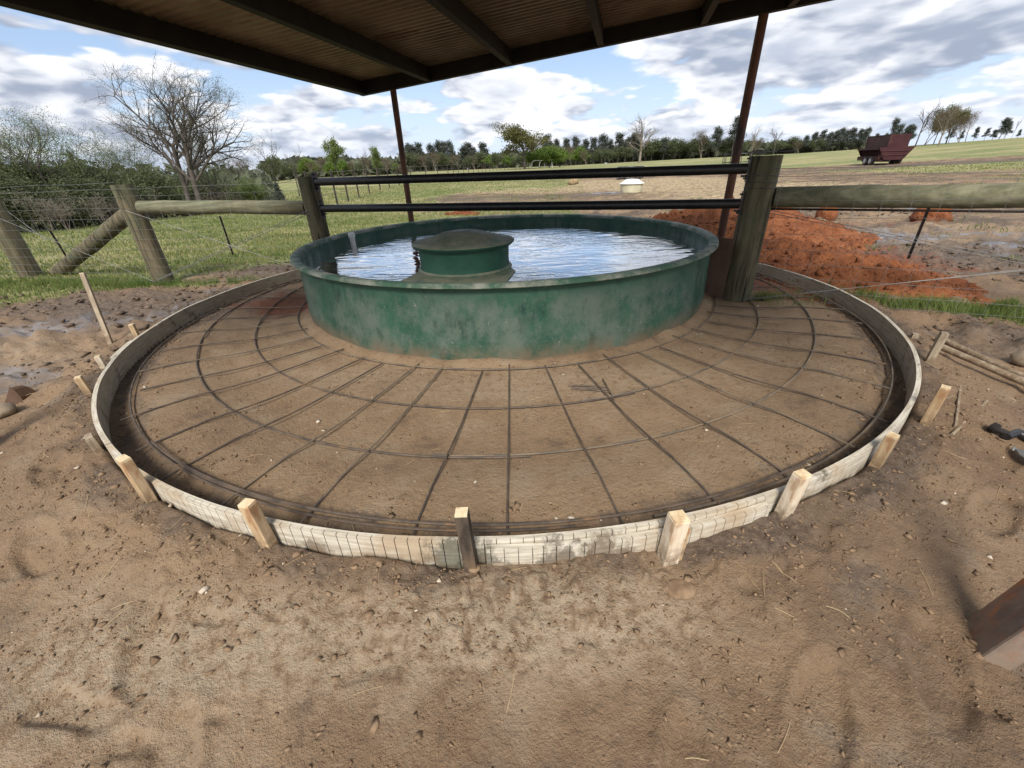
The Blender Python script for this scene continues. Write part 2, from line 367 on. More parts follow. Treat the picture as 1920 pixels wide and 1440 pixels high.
def form_inner():
    n = NT('form_board_inner'); tc = n.N.new('ShaderNodeUVMap'); mp = n.N.new('ShaderNodeMapping'); mp.inputs['Scale'].default_value = (1.2, 14, 1); n.L.new(tc.outputs[0], mp.inputs[0])
    a = n.noise(mp.outputs[0], 6, 6, 0.65); p = n.coord('Position')
    c = n.mix(n.ramp(a, 0.35, 0.65), (0.36, 0.30, 0.22), (0.52, 0.46, 0.36))
    g = n.noise(p, 9, 6, 0.7); c = n.mix(n.ramp(g, 0.55, 0.66, 0, 0.7), c, (0.15, 0.105, 0.07))
    return n.fin(c, 0.9, n.bump(a, 0.4, 0.004), 0, 0.25)
MAT['form_in'] = form_inner()

def fibreglass(name, muddy_top=False):
    n = NT(name); p = n.coord('Position'); z = n.sep(p)[2]
    big = n.noise(n.coord('Position', (1, 1, 0.6)), 1.9, 7, 0.62)
    green = n.mix(n.ramp(n.noise(p, 4, 5, 0.6), 0.35, 0.65), (0.014, 0.072, 0.044), (0.028, 0.104, 0.064))
    c = green
    if not muddy_top:
        chalk = n.noise(n.coord('Position', (1, 1, 0.8), (3, 1, 2)), 3.6, 10, 0.78)
        f = n.math('MULTIPLY', n.ramp(chalk, 0.36, 0.62), n.ramp(z, 0.47, 0.34, 0.15, 1.0))
        c = n.mix(n.math('MULTIPLY', f, 0.75), c, (0.150, 0.178, 0.146))
        fl = n.noise(p, 46, 4, 0.6); c = n.mix(n.ramp(fl, 0.66, 0.72, 0, 0.55), c, (0.33, 0.34, 0.29))
        dk = n.noise(n.coord('Position', (1, 1, 0.5), (11, 2, 0)), 5, 6, 0.65); c = n.mix(n.ramp(dk, 0.56, 0.70, 0, 0.7), c, (0.010, 0.028, 0.020))
        st = n.noise(n.coord('Position', (1, 1, 0.03), (1, 7, 0)), 13, 4, 0.6); stm = n.math('MULTIPLY', n.ramp(st, 0.60, 0.68), n.ramp(n.noise(n.coord('Position', (1, 1, 1.5), (9, 1, 4)), 2.2, 3, 0.5), 0.48, 0.60, 0, 0.85)); c = n.mix(stm, c, (0.008, 0.040, 0.034))
        sc = n.noise(n.coord('Position', (1, 1, 3.0), (3, 3, 0), (0.4, 0.3, 0)), 60, 3, 0.7); c = n.mix(n.ramp(sc, 0.63, 0.70, 0, 0.5), c, (0.27, 0.30, 0.26))
        mud = n.math('MULTIPLY', n.ramp(z, 0.16, 0.0), n.ramp(n.noise(p, 5, 7, 0.7), 0.34, 0.58))
        c = n.mix(n.math('MULTIPLY', mud, 0.9), c, (0.19, 0.13, 0.082))
    else:
        nr = n.N.new('ShaderNodeNewGeometry').outputs['Normal']; nz = n.sep(nr)[2]
        f = n.math('MULTIPLY', n.ramp(nz, 0.45, 0.85), n.ramp(n.noise(p, 9, 6, 0.7), 0.30, 0.62, 0.35, 1.0))
        c = n.mix(n.math('MULTIPLY', f, 0.68), c, (0.33, 0.30, 0.21))
        fl = n.noise(p, 30, 5, 0.7); c = n.mix(n.ramp(fl, 0.6, 0.72, 0, 0.35), c, (0.16, 0.19, 0.14))
    rgh = n.ramp(n.noise(p, 7, 5, 0.6), 0.3, 0.7, 0.42, 0.75)
    n.fin(c, rgh, n.bump(n.noise(p, 38, 5, 0.65), 0.22, 0.004), 0, 0.45)
    tr = n.N.new('ShaderNodeBsdfTranslucent'); tr.inputs[0].default_value = (0.03, 0.38, 0.17, 1)
    ms = n.N.new('ShaderNodeMixShader'); ms.inputs[0].default_value = 0.07
    n.L.new(n.b.outputs[0], ms.inputs[1]); n.L.new(tr.outputs[0], ms.inputs[2]); n.L.new(ms.outputs[0], n.N['Material Output'].inputs[0])
    return n.m
MAT['tank'] = fibreglass('weathered_green_fibreglass'); MAT['lid'] = fibreglass('muddy_green_fibreglass', True)
def rim_mat():
    n = NT('chalky_rim'); p = n.coord('Position')
    c = n.mix(n.ramp(n.noise(p, 7, 7, 0.7), 0.36, 0.62), (0.13, 0.165, 0.13), (0.32, 0.33, 0.27))
    c = n.mix(n.ramp(n.noise(n.coord('Position', (1, 1, 1), (4, 2, 8)), 4, 6, 0.7), 0.44, 0.60, 0, 0.85), c, (0.03, 0.105, 0.062))
    return n.fin(c, 0.7, n.bump(n.noise(p, 45, 4, 0.6), 0.3, 0.003), 0, 0.4)
MAT['tank_rim'] = rim_mat()
def water_mat():
    n = NT('water'); p = n.coord('Position', (1.0, 2.2, 1.0), (0, 0, 0), (0, 0, R(12)))
    h1 = n.noise(p, 2.2, 2, 0.5, 1.2); h2 = n.noise(p, 9.0, 3, 0.55, 1.0)
    calm = n.ramp(n.noise(n.coord('Position', (1, 1.3, 1), (4, 2, 0)), 1.3, 2, 0.5), 0.42, 0.64, 0.015, 0.13)
    b = n.bump(h2, calm, 0.035, n.bump(h1, 0.13, 0.07))
    n.fin((0.006, 0.009, 0.006), 0.02, b, 0, 0.5)
    gl = n.N.new('ShaderNodeBsdfGlossy'); gl.inputs['Roughness'].default_value = 0.012; gl.inputs['Color'].default_value = (0.97, 0.98, 1.0, 1); n.L.new(b, gl.inputs['Normal'])
    lw = n.N.new('ShaderNodeLayerWeight'); lw.inputs['Blend'].default_value = 0.5; n.L.new(b, lw.inputs['Normal'])
    ms = n.N.new('ShaderNodeMixShader'); n.L.new(n.ramp(lw.outputs['Facing'], 0.62, 0.95, 0.03, 0.97), ms.inputs[0])
    n.L.new(n.b.outputs[0], ms.inputs[1]); n.L.new(gl.outputs[0], ms.inputs[2]); n.L.new(ms.outputs[0], n.N['Material Output'].inputs[0])
    return n.m
MAT['water'] = water_mat()

def ground_mat():
    n = NT('ground'); p = n.coord('Position')
    def attr(nm):
        a = n.N.new('ShaderNodeAttribute'); a.attribute_name = nm; s_ = n.N.new('ShaderNodeSeparateColor'); n.L.new(a.outputs['Color'], s_.inputs[0]); return s_.outputs[0], s_.outputs[1], s_.outputs[2], a.outputs['Alpha']
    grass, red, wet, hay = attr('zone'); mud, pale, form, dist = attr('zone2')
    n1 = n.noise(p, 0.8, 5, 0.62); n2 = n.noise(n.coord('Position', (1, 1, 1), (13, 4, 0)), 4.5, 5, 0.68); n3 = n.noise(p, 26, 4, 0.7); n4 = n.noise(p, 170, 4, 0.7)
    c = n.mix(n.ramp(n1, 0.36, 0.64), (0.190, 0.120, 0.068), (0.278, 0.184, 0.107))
    c = n.mix(n.math('MULTIPLY', form, 0.45), c, n.mix(n.ramp(n2, 0.3, 0.7), (0.27, 0.178, 0.100), (0.39, 0.278, 0.168)))  # sandy fill inside the form, also lightened to offset the roof's shade
    c = n.mix(n.ramp(n2, 0.50, 0.72, 0, 0.75), c, (0.32, 0.24, 0.16))
    c = n.mix(n.ramp(n2, 0.44, 0.26, 0, 0.7), c, (0.105, 0.072, 0.05))
    c = n.mix(n.math('MULTIPLY', pale, n.ramp(n3, 0.35, 0.62)), c, (0.37, 0.29, 0.20))
    c = n.mix(n.ramp(n3, 0.52, 0.75, 0, 0.45), c, (0.30, 0.22, 0.145))
    c = n.mix(n.ramp(n3, 0.46, 0.28, 0, 0.5), c, (0.095, 0.066, 0.045))
    c = n.mix(n.ramp(n4, 0.60, 0.72, 0, 0.55), c, (0.42, 0.34, 0.24))
    c = n.mix(n.ramp(n4, 0.42, 0.30, 0, 0.40), c, (0.085, 0.058, 0.038))
    nd = n.noise(n.coord('Position', (1, 1, 1), (21, 5, 3)), 1.5, 6, 0.66)
    c = n.mix(n.math('MULTIPLY', n.math('SUBTRACT', 1.0, form), n.ramp(nd, 0.52, 0.66, 0, 0.45)), c, (0.105, 0.070, 0.045))
    n5 = n.noise(n.coord('Position', (1, 1.7, 1), (3, 9, 2)), 0.75, 6, 0.72)
    c = n.mix(n.math('MULTIPLY', dist, n.ramp(n5, 0.47, 0.60, 0, 0.8)), c, (0.085, 0.062, 0.045))
    c = n.mix(n.math('MULTIPLY', dist, n.ramp(n5, 0.44, 0.34, 0, 0.55)), c, (0.30, 0.24, 0.17))
    mk = n.ramp(n.math('ADD', mud, n.math('MULTIPLY', n.math('SUBTRACT', n2, 0.5), 1.3)), 0.35, 0.75)
    mc = n.mix(n.ramp(n3, 0.35, 0.65), (0.068, 0.048, 0.036), (0.17, 0.125, 0.09))
    c = n.mix(n.math('MULTIPLY', mk, 0.85), c, mc)
    rk = n.ramp(n.math('ADD', red, n.math('MULTIPLY', n.math('SUBTRACT', n2, 0.5), 1.2)), 0.38, 0.72)
    c = n.mix(rk, c, n.mix(n.ramp(n3, 0.3, 0.7), (0.14, 0.048, 0.022), (0.23, 0.090, 0.043)))
    hn = n.noise(n.coord('Position', (1, 2.5, 1)), 1.6, 6, 0.75)
    hk = n.ramp(n.math('ADD', hay, n.math('MULTIPLY', n.math('SUBTRACT', hn, 0.5), 1.4)), 0.38, 0.70)
    c = n.mix(hk, c, n.mix(n.ramp(n.noise(n.coord('Position', (1, 2, 1), (3, 3, 3)), 6, 4, 0.75), 0.36, 0.62), (0.17, 0.115, 0.065), (0.48, 0.37, 0.22)))
    gn = n.noise(n.coord('Position', (1, 1.6, 1), (6, 6, 6)), 0.55, 6, 0.72)
    gk = n.ramp(n.math('ADD', grass, n.math('MULTIPLY', n.math('SUBTRACT', gn, 0.5), 1.5)), 0.36, 0.66)
    gfine = n.noise(n.coord('Position', (1, 1, 1), (2, 8, 1)), 7.0, 4, 0.75)
    gc = n.mix(n.ramp(gfine, 0.32, 0.66), (0.080, 0.110, 0.030), (0.25, 0.26, 0.095))
    gc = n.mix(n.ramp(n.noise(n.coord('Position', (1, 2.2, 1), (1, 3, 2)), 0.16, 5, 0.7), 0.42, 0.60, 0, 0.85), gc, (0.33, 0.285, 0.135))
    c = n.mix(gk, c, gc)
    pud = n.noise(n.coord('Position', (1, 1.8, 1), (8, 8, 2)), 1.9, 6, 0.6)
    wk = n.ramp(n.math('ADD', wet, n.math('MULTIPLY', n.math('SUBTRACT', pud, 0.5), 1.6)), 0.55, 0.72)
    c = n.mix(n.math('MULTIPLY', wk, 0.55), c, (0.075, 0.062, 0.052))
    damp = n.math('MULTIPLY', wet, 0.35)
    rough = n.math('SUBTRACT', n.math('SUBTRACT', 0.93, damp), n.math('MULTIPLY', wk, 0.50))
    dry = n.math('SUBTRACT', 1.0, n.math('MULTIPLY', wk, 0.96))
    h = n.math('ADD', n.math('MULTIPLY', n.noise(n.coord('Position', (1, 1, 1), (5, 1, 9)), 9, 4, 0.7), 0.55), n.math('MULTIPLY', n.noise(n.coord('Position', (1, 1, 1), (2, 7, 1)), 48, 5, 0.75), 1.1))
    h = n.math('ADD', h, n.math('MULTIPLY', n4, 0.5))
    h = n.math('ADD', h, n.math('MULTIPLY', dist, n.math('MULTIPLY', n.noise(n.coord('Position', (1, 1.3, 1), (1, 4, 7)), 3.2, 5, 0.75), 7.0)))
    b = n.bump(h, n.math('MULTIPLY', dry, 0.9), 0.014)
    return n.fin(c, rough, b, 0, 0.42)
MAT['ground'] = ground_mat()

# ------------------------------------------------------------------ ground
TC = (-0.018, 4.061); TR = 1.83; RIM_Z = 0.50; WATER_Z = 0.385
FC = (-0.028, 3.411); FR = 2.602; FORM_Z = 0.144
def dist_field(x, y): return np.hypot(x - FC[0], y - FC[1])
def terrain(x, y):
    x = np.asarray(x, float); y = np.asarray(y, float)
    r = np.hypot(x, y) + 1e-6; az = np.degrees(np.arctan2(x, y))
    zf = np.interp(az, [-70, -45, -33, -24, -10, 8, 20, 33, 48, 70], [-2.5, -2.0, -0.6, 0.75, 0.75, 0.80, 1.15, 1.35, 2.1, 2.6])
    k = np.clip((r - 15) / 75, 0, 1.0)
    z = zf * k
    dip = sstep(-22, -34, az) * sstep(17, 24, r) * (1 - sstep(45, 70, r)) * -0.7
    z = z + dip + 0.05 * fbm(x, y, 0.09, 3, 5) * sstep(6, 14, r)
    return z * 1.0 - 3.0 * sstep(140, 500, r)
def blob(x, y, c, rx, ry, p=1.0, rot=0.0):
    dx, dy = x - c[0], y - c[1]; ca, sa = math.cos(rot), math.sin(rot)
    u, v = (dx * ca + dy * sa) / rx, (-dx * sa + dy * ca) / ry
    return np.exp(-(u * u + v * v) ** 1.5) * p
def gz(x, y):
    x = np.asarray(x, float); y = np.asarray(y, float)
    r = np.hypot(x, y); df = dist_field(x, y); dt = np.hypot(x - TC[0], y - TC[1])
    inside = sstep(FR + 0.02, FR - 0.02, df)
    z = terrain(x, y)
    bank = 0.072 * np.exp(-((df - FR - 0.04) / 0.24) ** 2) * (1 - inside) * (1 + 0.5 * fbm(x, y, 3.2, 3, 31))
    trench = (0.050 * sstep(1.95, 2.35, df) - 0.035 * sstep(FR - 0.17, FR - 0.06, df)) * inside * sstep(1.85, 2.05, dt)
    base_ramp = 0.045 * np.exp(-((dt - 1.79) / 0.07) ** 2) * (0.8 + 0.9 * fbm(x, y, 2.2, 4, 77, 0.55))
    amp = 1 - 0.72 * inside
    mudl = blob(x, y, (-4.0, 3.4), 2.6, 1.7) + blob(x, y, (-1.6, 6.8), 2.2, 1.2) + blob(x, y, (5.2, 4.4), 2.8, 2.4) + blob(x, y, (4.5, 9), 6, 3) + blob(x, y, (3.4, 2.4), 0.9, 0.6)
    mudl = np.clip(mudl, 0, 1)
    rough = (0.020 * fbm(x, y, 1.7, 3, 3) + 0.008 * fbm(x, y, 6, 4, 9, 0.6)) * amp
    lump = np.abs(fbm(x, y, 3.1, 4, 41, 0.55)) ** 1.2 * 0.16 * mudl * amp
    lump2 = np.clip(fbm(x, y, 2.1, 3, 58), 0.12, 1) * 0.035 * (1 - mudl) * (1 - inside)
    # hoof and boot prints in the foreground
    prints = -0.014 * sstep(0.30, 0.5, fbm(x * 1.0, y * 1.3, 4.2, 2, 91)) * (1 - inside)
    clods = 0.012 * sstep(0.15, 0.45, fbm(x, y, 17, 2, 63)) * np.exp(-((df - FR - 0.10) / 0.16) ** 2) * (1 - inside)
    for px_, py_, an_ in ((-0.95, 0.62, 0.5), (-0.72, 0.36, 0.4), (0.62, 0.42, -0.7), (0.95, 0.50, -0.6), (0.30, 0.30, -0.3), (-1.55, 0.95, 0.9), (1.55, 0.95, -1.0), (-1.9, 1.35, 0.8), (1.85, 1.75, -0.9)):
        ca, sa = math.cos(an_), math.sin(an_); u = ((x - px_) * ca + (y - py_) * sa) / 0.052; v = (-(x - px_) * sa + (y - py_) * ca) / 0.14
        q = np.sqrt(u * u + v * v); prints = prints - 0.013 * sstep(1.15, 0.75, q) + 0.006 * np.exp(-((q - 1.25) / 0.22) ** 2)
    az_ = np.degrees(np.arctan2(x, y)); farm = sstep(4.8, 7.0, r) * sstep(-14, -2, az_) * (1 - inside)
    rough = rough + farm * (0.11 * np.abs(fbm(x, y, 1.1, 4, 141, 0.6)) + 0.06 * np.clip(fbm(x, y, 3.0, 3, 151), 0, 1) * (1 - sstep(12, 18, r)))
    nearfade = 1 - sstep(30, 60, r)
    return z + (bank + trench + base_ramp * inside + rough + lump + lump2 + prints + clods) * nearfade
def zones(x, y):
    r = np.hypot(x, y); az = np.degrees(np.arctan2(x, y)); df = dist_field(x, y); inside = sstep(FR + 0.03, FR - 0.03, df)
    wob = fbm(x, y, 0.5, 4, 21); wob2 = fbm(x, y, 0.12, 4, 22)
    # pasture beyond the fence
    g = np.zeros_like(r)
    left = sstep(-8, -16, az + 10 * wob)
    edge = np.interp(az, [-70, -45, -30, -20, -12], [5.9, 6.3, 6.3, 6.2, 8.0])
    g = np.maximum(g, left * sstep(edge - 0.3, edge + 0.7, r + 0.5 * wob))
    g = np.maximum(g, 0.62 * sstep(-22, -14, az) * sstep(14, 6, az) * sstep(8.5, 11, r + wob) * (1 - 0.5 * sstep(12, 16, r) * sstep(24, 18, r)))
    midgrass = np.interp(az, [-20, -4, 6, 16, 30, 50, 70], [14, 22, 30, 38, 30, 20, 15])
    g = np.maximum(g, sstep(midgrass * 0.85, midgrass * 1.2, r * (1 + 0.25 * wob2)))
    g = g * (1 - 0.95 * blob(x, y, (0.655 * 33, 0.755 * 33), 12, 3.2, 1.0, R(-28)))
    g = g * (1 - 0.6 * blob(x, y, (20, 15), 9, 2.6, 1.0, R(-30)))
    g = np.maximum(g, blob(x, y, (-5.1, 4.92), 1.8, 0.16, 0.95, R(-9)))
    g = np.maximum(g, blob(x, y, (3.35, 2.80), 0.75, 0.16, 0.95, R(-30)))
    g = np.maximum(g, blob(x, y, (2.12, 3.30), 0.16, 0.06, 0.6, R(-25)))
    g = g * (1 - inside * (1 - blob(x, y, (2.12, 3.30), 0.4, 0.2)))
    red = blob(x, y, (2.55, 4.0), 0.55, 1.1) + blob(x, y, (3.3, 5.4), 1.3, 2.2, 0.95, R(28)) + blob(x, y, (-1.85, 3.75), 0.75, 0.45, 0.85, R(20)) + blob(x, y, (-1.9, 4.7), 0.6, 0.35, 0.7)
    red = red + blob(x, y, (5.8, 7.0), 2.0, 0.4, 0.5, R(-10)) + blob(x, y, (-1.3, 5.6), 0.7, 0.3, 0.5) + 0.7 * blob(x, y, (-2.2, 5.1), 0.7, 0.3)
    roadr = blob(x, y, (-8.5, 20), 3.6, 0.55, 0.8, R(38)) + blob(x, y, (-3.5, 15.5), 3, 0.5, 0.45, R(15))
    wet = 0.75 * blob(x, y, (-3.75, 3.35), 0.8, 0.5) + 0.8 * blob(x, y, (-2.75, 3.55), 0.42, 0.28) + 0.8 * blob(x, y, (-3.3, 2.3), 0.6, 0.35) + 0.75 * blob(x, y, (-2.9, 4.35), 0.6, 0.14)
    wet = wet + 0.62 * blob(x, y, (6.0, 5.4), 2.6, 1.6) + 0.7 * blob(x, y, (4.5, 5.8), 0.8, 0.5) + 0.8 * blob(x, y, (9.5, 9.5), 2.5, 1.5) + 0.9 * blob(x, y, (4.1, 17.2), 1.6, 0.35)
    wet = wet + 0.45 * blob(x, y, (2.9, 1.7), 0.9, 0.5) + 0.30 * blob(x, y, (1.3, 1.0), 0.9, 0.25)
    mud = 0.42 * blob(x, y, (1.0, 0.62), 0.75, 0.16, 1.0, R(-35)) + 0.40 * blob(x, y, (-0.5, 0.22), 0.9, 0.12) + 0.40 * blob(x, y, (1.7, 0.95), 0.7, 0.3) + 0.3 * blob(x, y, (-1.9, 0.9), 0.6, 0.25) + blob(x, y, (-3.6, 3.9), 2.2, 0.7, 0.8, R(-8)) + blob(x, y, (-2.3, 5.2), 1.8, 0.7, 0.8, R(-12)) + blob(x, y, (4.7, 4.4), 2.0, 1.0, 0.85, R(-20)) + 0.95 * blob(x, y, (0.5, 17), 6, 1.2) + 0.7 * blob(x, y, (3.2, 2.3), 0.8, 0.45)
    mud = mud + 0.55 * blob(x, y, (7, 9), 5, 1.3) + 0.8 * blob(x, y, (0.655 * 31, 0.755 * 31), 11, 2.0, 1.0, R(-28)) + 0.45 * blob(x, y, (-3.0, 2.2), 0.7, 0.6) + 0.55 * sstep(FR + 0.22, FR + 0.05, df) * sstep(FR - 0.26, FR - 0.12, df) + 0.35 * blob(x, y, (0.2, 0.28), 1.4, 0.22)
    hay = blob(x, y, (3.6, 23), 10, 5.0, 1.0, R(-8)) + 0.62 * blob(x, y, (9, 15), 6, 4) + 0.35 * blob(x, y, (6, 11), 6, 3)
    pale = 0.8 * blob(x, y, (-0.45, 0.62), 0.8, 0.13) + 0.7 * blob(x, y, (0.12, 0.66), 0.35, 0.14) + 0.55 * blob(x, y, (0.2, 2.0), 0.9, 0.18) + 0.6 * blob(x, y, (-1.1, 0.55), 0.5, 0.25) + 0.5 * blob(x, y, (-1.0, 2.2), 0.5, 0.15) + 0.8 * roadr + 0.3 * blob(x, y, (8, 6.5), 3, 2) + 0.5 * blob(x, y, (-4, 2.6), 1.0, 0.5)
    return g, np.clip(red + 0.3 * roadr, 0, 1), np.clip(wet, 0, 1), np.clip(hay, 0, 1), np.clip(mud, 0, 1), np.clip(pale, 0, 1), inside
def build_ground():
    c0 = (0.0, 0.25)
    th = np.concatenate([np.linspace(-82, 82, 640), np.linspace(82, 278, 62)[1:-1]])
    rr = 0.22 * (900 / 0.22) ** np.linspace(0, 1, 600)
    T, Q = np.meshgrid(np.radians(th), rr)
    X = c0[0] + Q * np.sin(T); Y = c0[1] + Q * np.cos(T)
    Z = gz(X, Y)
    nT, nR = len(th), len(rr)
    V = np.stack([X, Y, Z], -1).reshape(-1, 3)
    V = np.vstack([V, [[c0[0], c0[1], float(gz(np.array([c0[0]]), np.array([c0[1]]))[0])]]])
    i, j = np.meshgrid(np.arange(nR - 1), np.arange(nT), indexing='ij'); j2 = (j + 1) % nT
    Fq = np.stack([i * nT + j, (i + 1) * nT + j, (i + 1) * nT + j2, i * nT + j2], -1).reshape(-1, 4)
    k = np.arange(nT); tri = np.stack([np.full(nT, nR * nT), k, (k + 1) % nT], -1)
    me = np_mesh('ground', V, Fq[:, ::-1], tri[:, ::-1], True)
    x, y = V[:, 0], V[:, 1]
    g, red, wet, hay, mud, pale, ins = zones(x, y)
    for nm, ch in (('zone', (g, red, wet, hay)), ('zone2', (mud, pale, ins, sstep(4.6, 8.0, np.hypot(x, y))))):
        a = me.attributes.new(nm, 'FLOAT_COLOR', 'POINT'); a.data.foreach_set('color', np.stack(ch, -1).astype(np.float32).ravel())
    if me.polygons[0].normal.z < 0: me.flip_normals()
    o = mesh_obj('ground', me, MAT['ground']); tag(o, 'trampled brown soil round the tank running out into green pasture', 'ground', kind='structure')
build_ground()
def g1(x, y): return float(gz(np.array([x]), np.array([y]))[0])

# ------------------------------------------------------------------ stock tank and water
def build_tank():
    t = thing('stock_tank', (TC[0], TC[1], 0), 'large round green fibreglass stock tank full of water inside the wooden form', 'water tank')
    C0 = (TC[0], TC[1], 0); n = 160
    m = MB(); m.lathe([(1.792, -0.03), (1.796, 0.10), (1.790, 0.30), (1.783, 0.468), (1.768, 0.468), (1.772, 0.30), (1.775, 0.05), (0.0, 0.05)], C0, n); m.build('wall', MAT['tank'], t, True)
    m = MB(); m.lathe([(1.764, 0.4695), (1.764, 0.492), (1.775, 0.501), (1.822, 0.502), (1.833, 0.495), (1.834, 0.480), (1.822, 0.474), (1.784, 0.4695)], C0, n, True); m.build('rim', MAT['tank_rim'], t, True)
    # float-valve housing with lid and shelf
    c = (-0.28, 2.80, 0)
    m = MB(); m.lathe([(0.268, 0.20), (0.288, 0.44), (0.312, 0.4842), (0.312, 0.4865), (0.296, 0.498), (0.291, 0.53), (0.295, 0.626), (0.270, 0.626), (0.255, 0.3)], c, 72)
    h = m.build('float_housing', MAT['lid'], t, True)
    m = MB(); m.lathe([(0.290, 0.6275), (0.316, 0.6275), (0.320, 0.632), (0.317, 0.637), (0.290, 0.637)], c, 72, True); m.build('flange', MAT['lid'], h, True)
    m = MB(); m.lathe([(0.322, 0.6385), (0.331, 0.641), (0.332, 0.649), (0.325, 0.654), (0.262, 0.659), (0.235, 0.666), (0.195, 0.683), (0.145, 0.700), (0.085, 0.711), (0.03, 0.715), (0.0005, 0.715)], c, 72)
    m.lathe([(0.322, 0.6385), (0.0005, 0.6385)], c, 72); m.build('lid', MAT['lid'], h, True)
    def arc(x): return TC[1] - math.sqrt(1.762 ** 2 - (x - TC[0]) ** 2)
    poly = [(x, arc(x)) for x in np.linspace(-0.66, -0.02, 15)] + [(0.05, 2.62), (0.0, 2.83), (-0.56, 2.85), (-0.60, 2.60)]
    m = MB(); m.prism(poly, 0.474, 0.484); m.build('shelf', MAT['lid'], h)
    b = at(678, 440, 0.49); d = Vector((b.x - TC[0], b.y - TC[1])); d = d.normalized() * 1.70
    p = (TC[0] + d.x, TC[1] + d.y, 0)
    m = MB(); m.lathe([(0.026, 0.30), (0.026, 0.462), (0.034, 0.463), (0.035, 0.495), (0.030, 0.508), (0.0005, 0.510)], p, 20); m.build('overflow_pipe', MAT['white'], t, True)
    # soil skirt left against the wall
    me = np_mesh('water', *disc(TC, 1.7745, WATER_Z, 96), smooth=True)
    w = mesh_obj('water', me, MAT['water']); tag(w, 'rippled dark water mirroring the clouds inside the green tank', 'water', kind='structure')
def disc(c, r, z, n):
    a = np.linspace(0, 2 * np.pi, n, endpoint=False)
    V = np.vstack([[c[0], c[1], z], np.stack([c[0] + r * np.cos(a), c[1] + r * np.sin(a), np.full(n, z)], -1)])
    k = np.arange(n); return V, None, np.stack([np.zeros(n, int), 1 + k, 1 + (k + 1) % n], -1)
build_tank()

# ------------------------------------------------------------------ circular form and stakes
def arc_board(parent, a0, a1, r_in, r_out, z0, z1, kerf, name='board', seed=0, wav=0.004):
    rng = random.Random(seed); st = []
    L_ = abs(a1 - a0) * r_out; step = 0.036
    if kerf:
        nk = int(L_ / step); ks = [a0 + (a1 - a0) * (i + 0.5 + rng.uniform(-.14, .14)) / nk for i in range(nk)]; w = 0.0013 / r_out
        st.append((a0, r_out))
        for k in ks:
            dep = rng.uniform(0.010, 0.014)
            st += [(k - w, r_out), (k - w, r_out - dep), (k + w, r_out - dep), (k + w, r_out)]
        st.append((a1, r_out))
    else:
        st = [(a, r_out) for a in np.linspace(a0, a1, max(4, int(L_ / 0.08)))]
    V = []; F = []; UV = []
    for a, ro in st:
        zt = z1 + wav * float(pnoise(np.array([a * 6.0]), np.array([seed * 3.1]))[0])
        for r, z in ((r_in, z0), (r_in, zt), (ro, zt), (ro, z0)): V.append((FC[0] + r * math.cos(a), FC[1] + r * math.sin(a), z)); UV.append((a * r_out, z + r))
    n = len(st); MI = []
    for i in range(n - 1):
        b = i * 4
        for k in range(4):
            F.append((b + k, b + (k + 1) % 4, b + 4 + (k + 1) % 4, b + 4 + k)); MI.append(1 if k == 0 else 0)
    F += [(0, 3, 2, 1), (n * 4 - 4, n * 4 - 3, n * 4 - 2, n * 4 - 1)]; MI += [0, 0]
    o0 = parent_world(parent); me = bpy.data.meshes.new(name)
    me.from_pydata([(v[0] - o0.x, v[1] - o0.y, v[2] - o0.z) for v in V], [], F); me.update()
    uvl = me.uv_layers.new(name='UVMap')
    uv = np.array([UV[l.vertex_index] for l in me.loops], np.float32); uvl.data.foreach_set('uv', uv.ravel())
    me.materials.append(MAT['form']); me.materials.append(MAT['form_in']); me.polygons.foreach_set('material_index', MI)
    return mesh_obj(name, me, None, parent)
def ang_of(px, py, z=FORM_Z):
    p = at(px, py, z); return math.atan2(p.y - FC[1], p.x - FC[0])
def build_form():
    t = thing('circular_form', (FC[0], FC[1], 0), 'ring of bent kerf-cut wooden form boards set on edge round the tank', 'formwork')
    joints = [R(-214), R(-168), R(-128), ang_of(868, 1017), R(-38), R(14), R(60), R(100), R(146)]
    for i in range(len(joints)):
        a0 = joints[i]; a1 = joints[i + 1] if i + 1 < len(joints) else joints[0] + 2 * math.pi
        if i == 0: pass
        arc_board(t, a0 + 0.0012, a1 - 0.0012, FR - 0.018, FR, -0.08, FORM_Z - 0.002 * (i % 3), True, 'board', i)
    a = ang_of(911, 1020); arc_board(t, a, a + R(19), FR + 0.003, FR + 0.025, -0.06, FORM_Z - 0.014, True, 'splice_board', 31)
    a = ang_of(214, 660); arc_board(t, a - R(5), a + R(2), FR + 0.003, FR + 0.02, -0.05, FORM_Z - 0.004, False, 'splice_board', 33)
build_form()
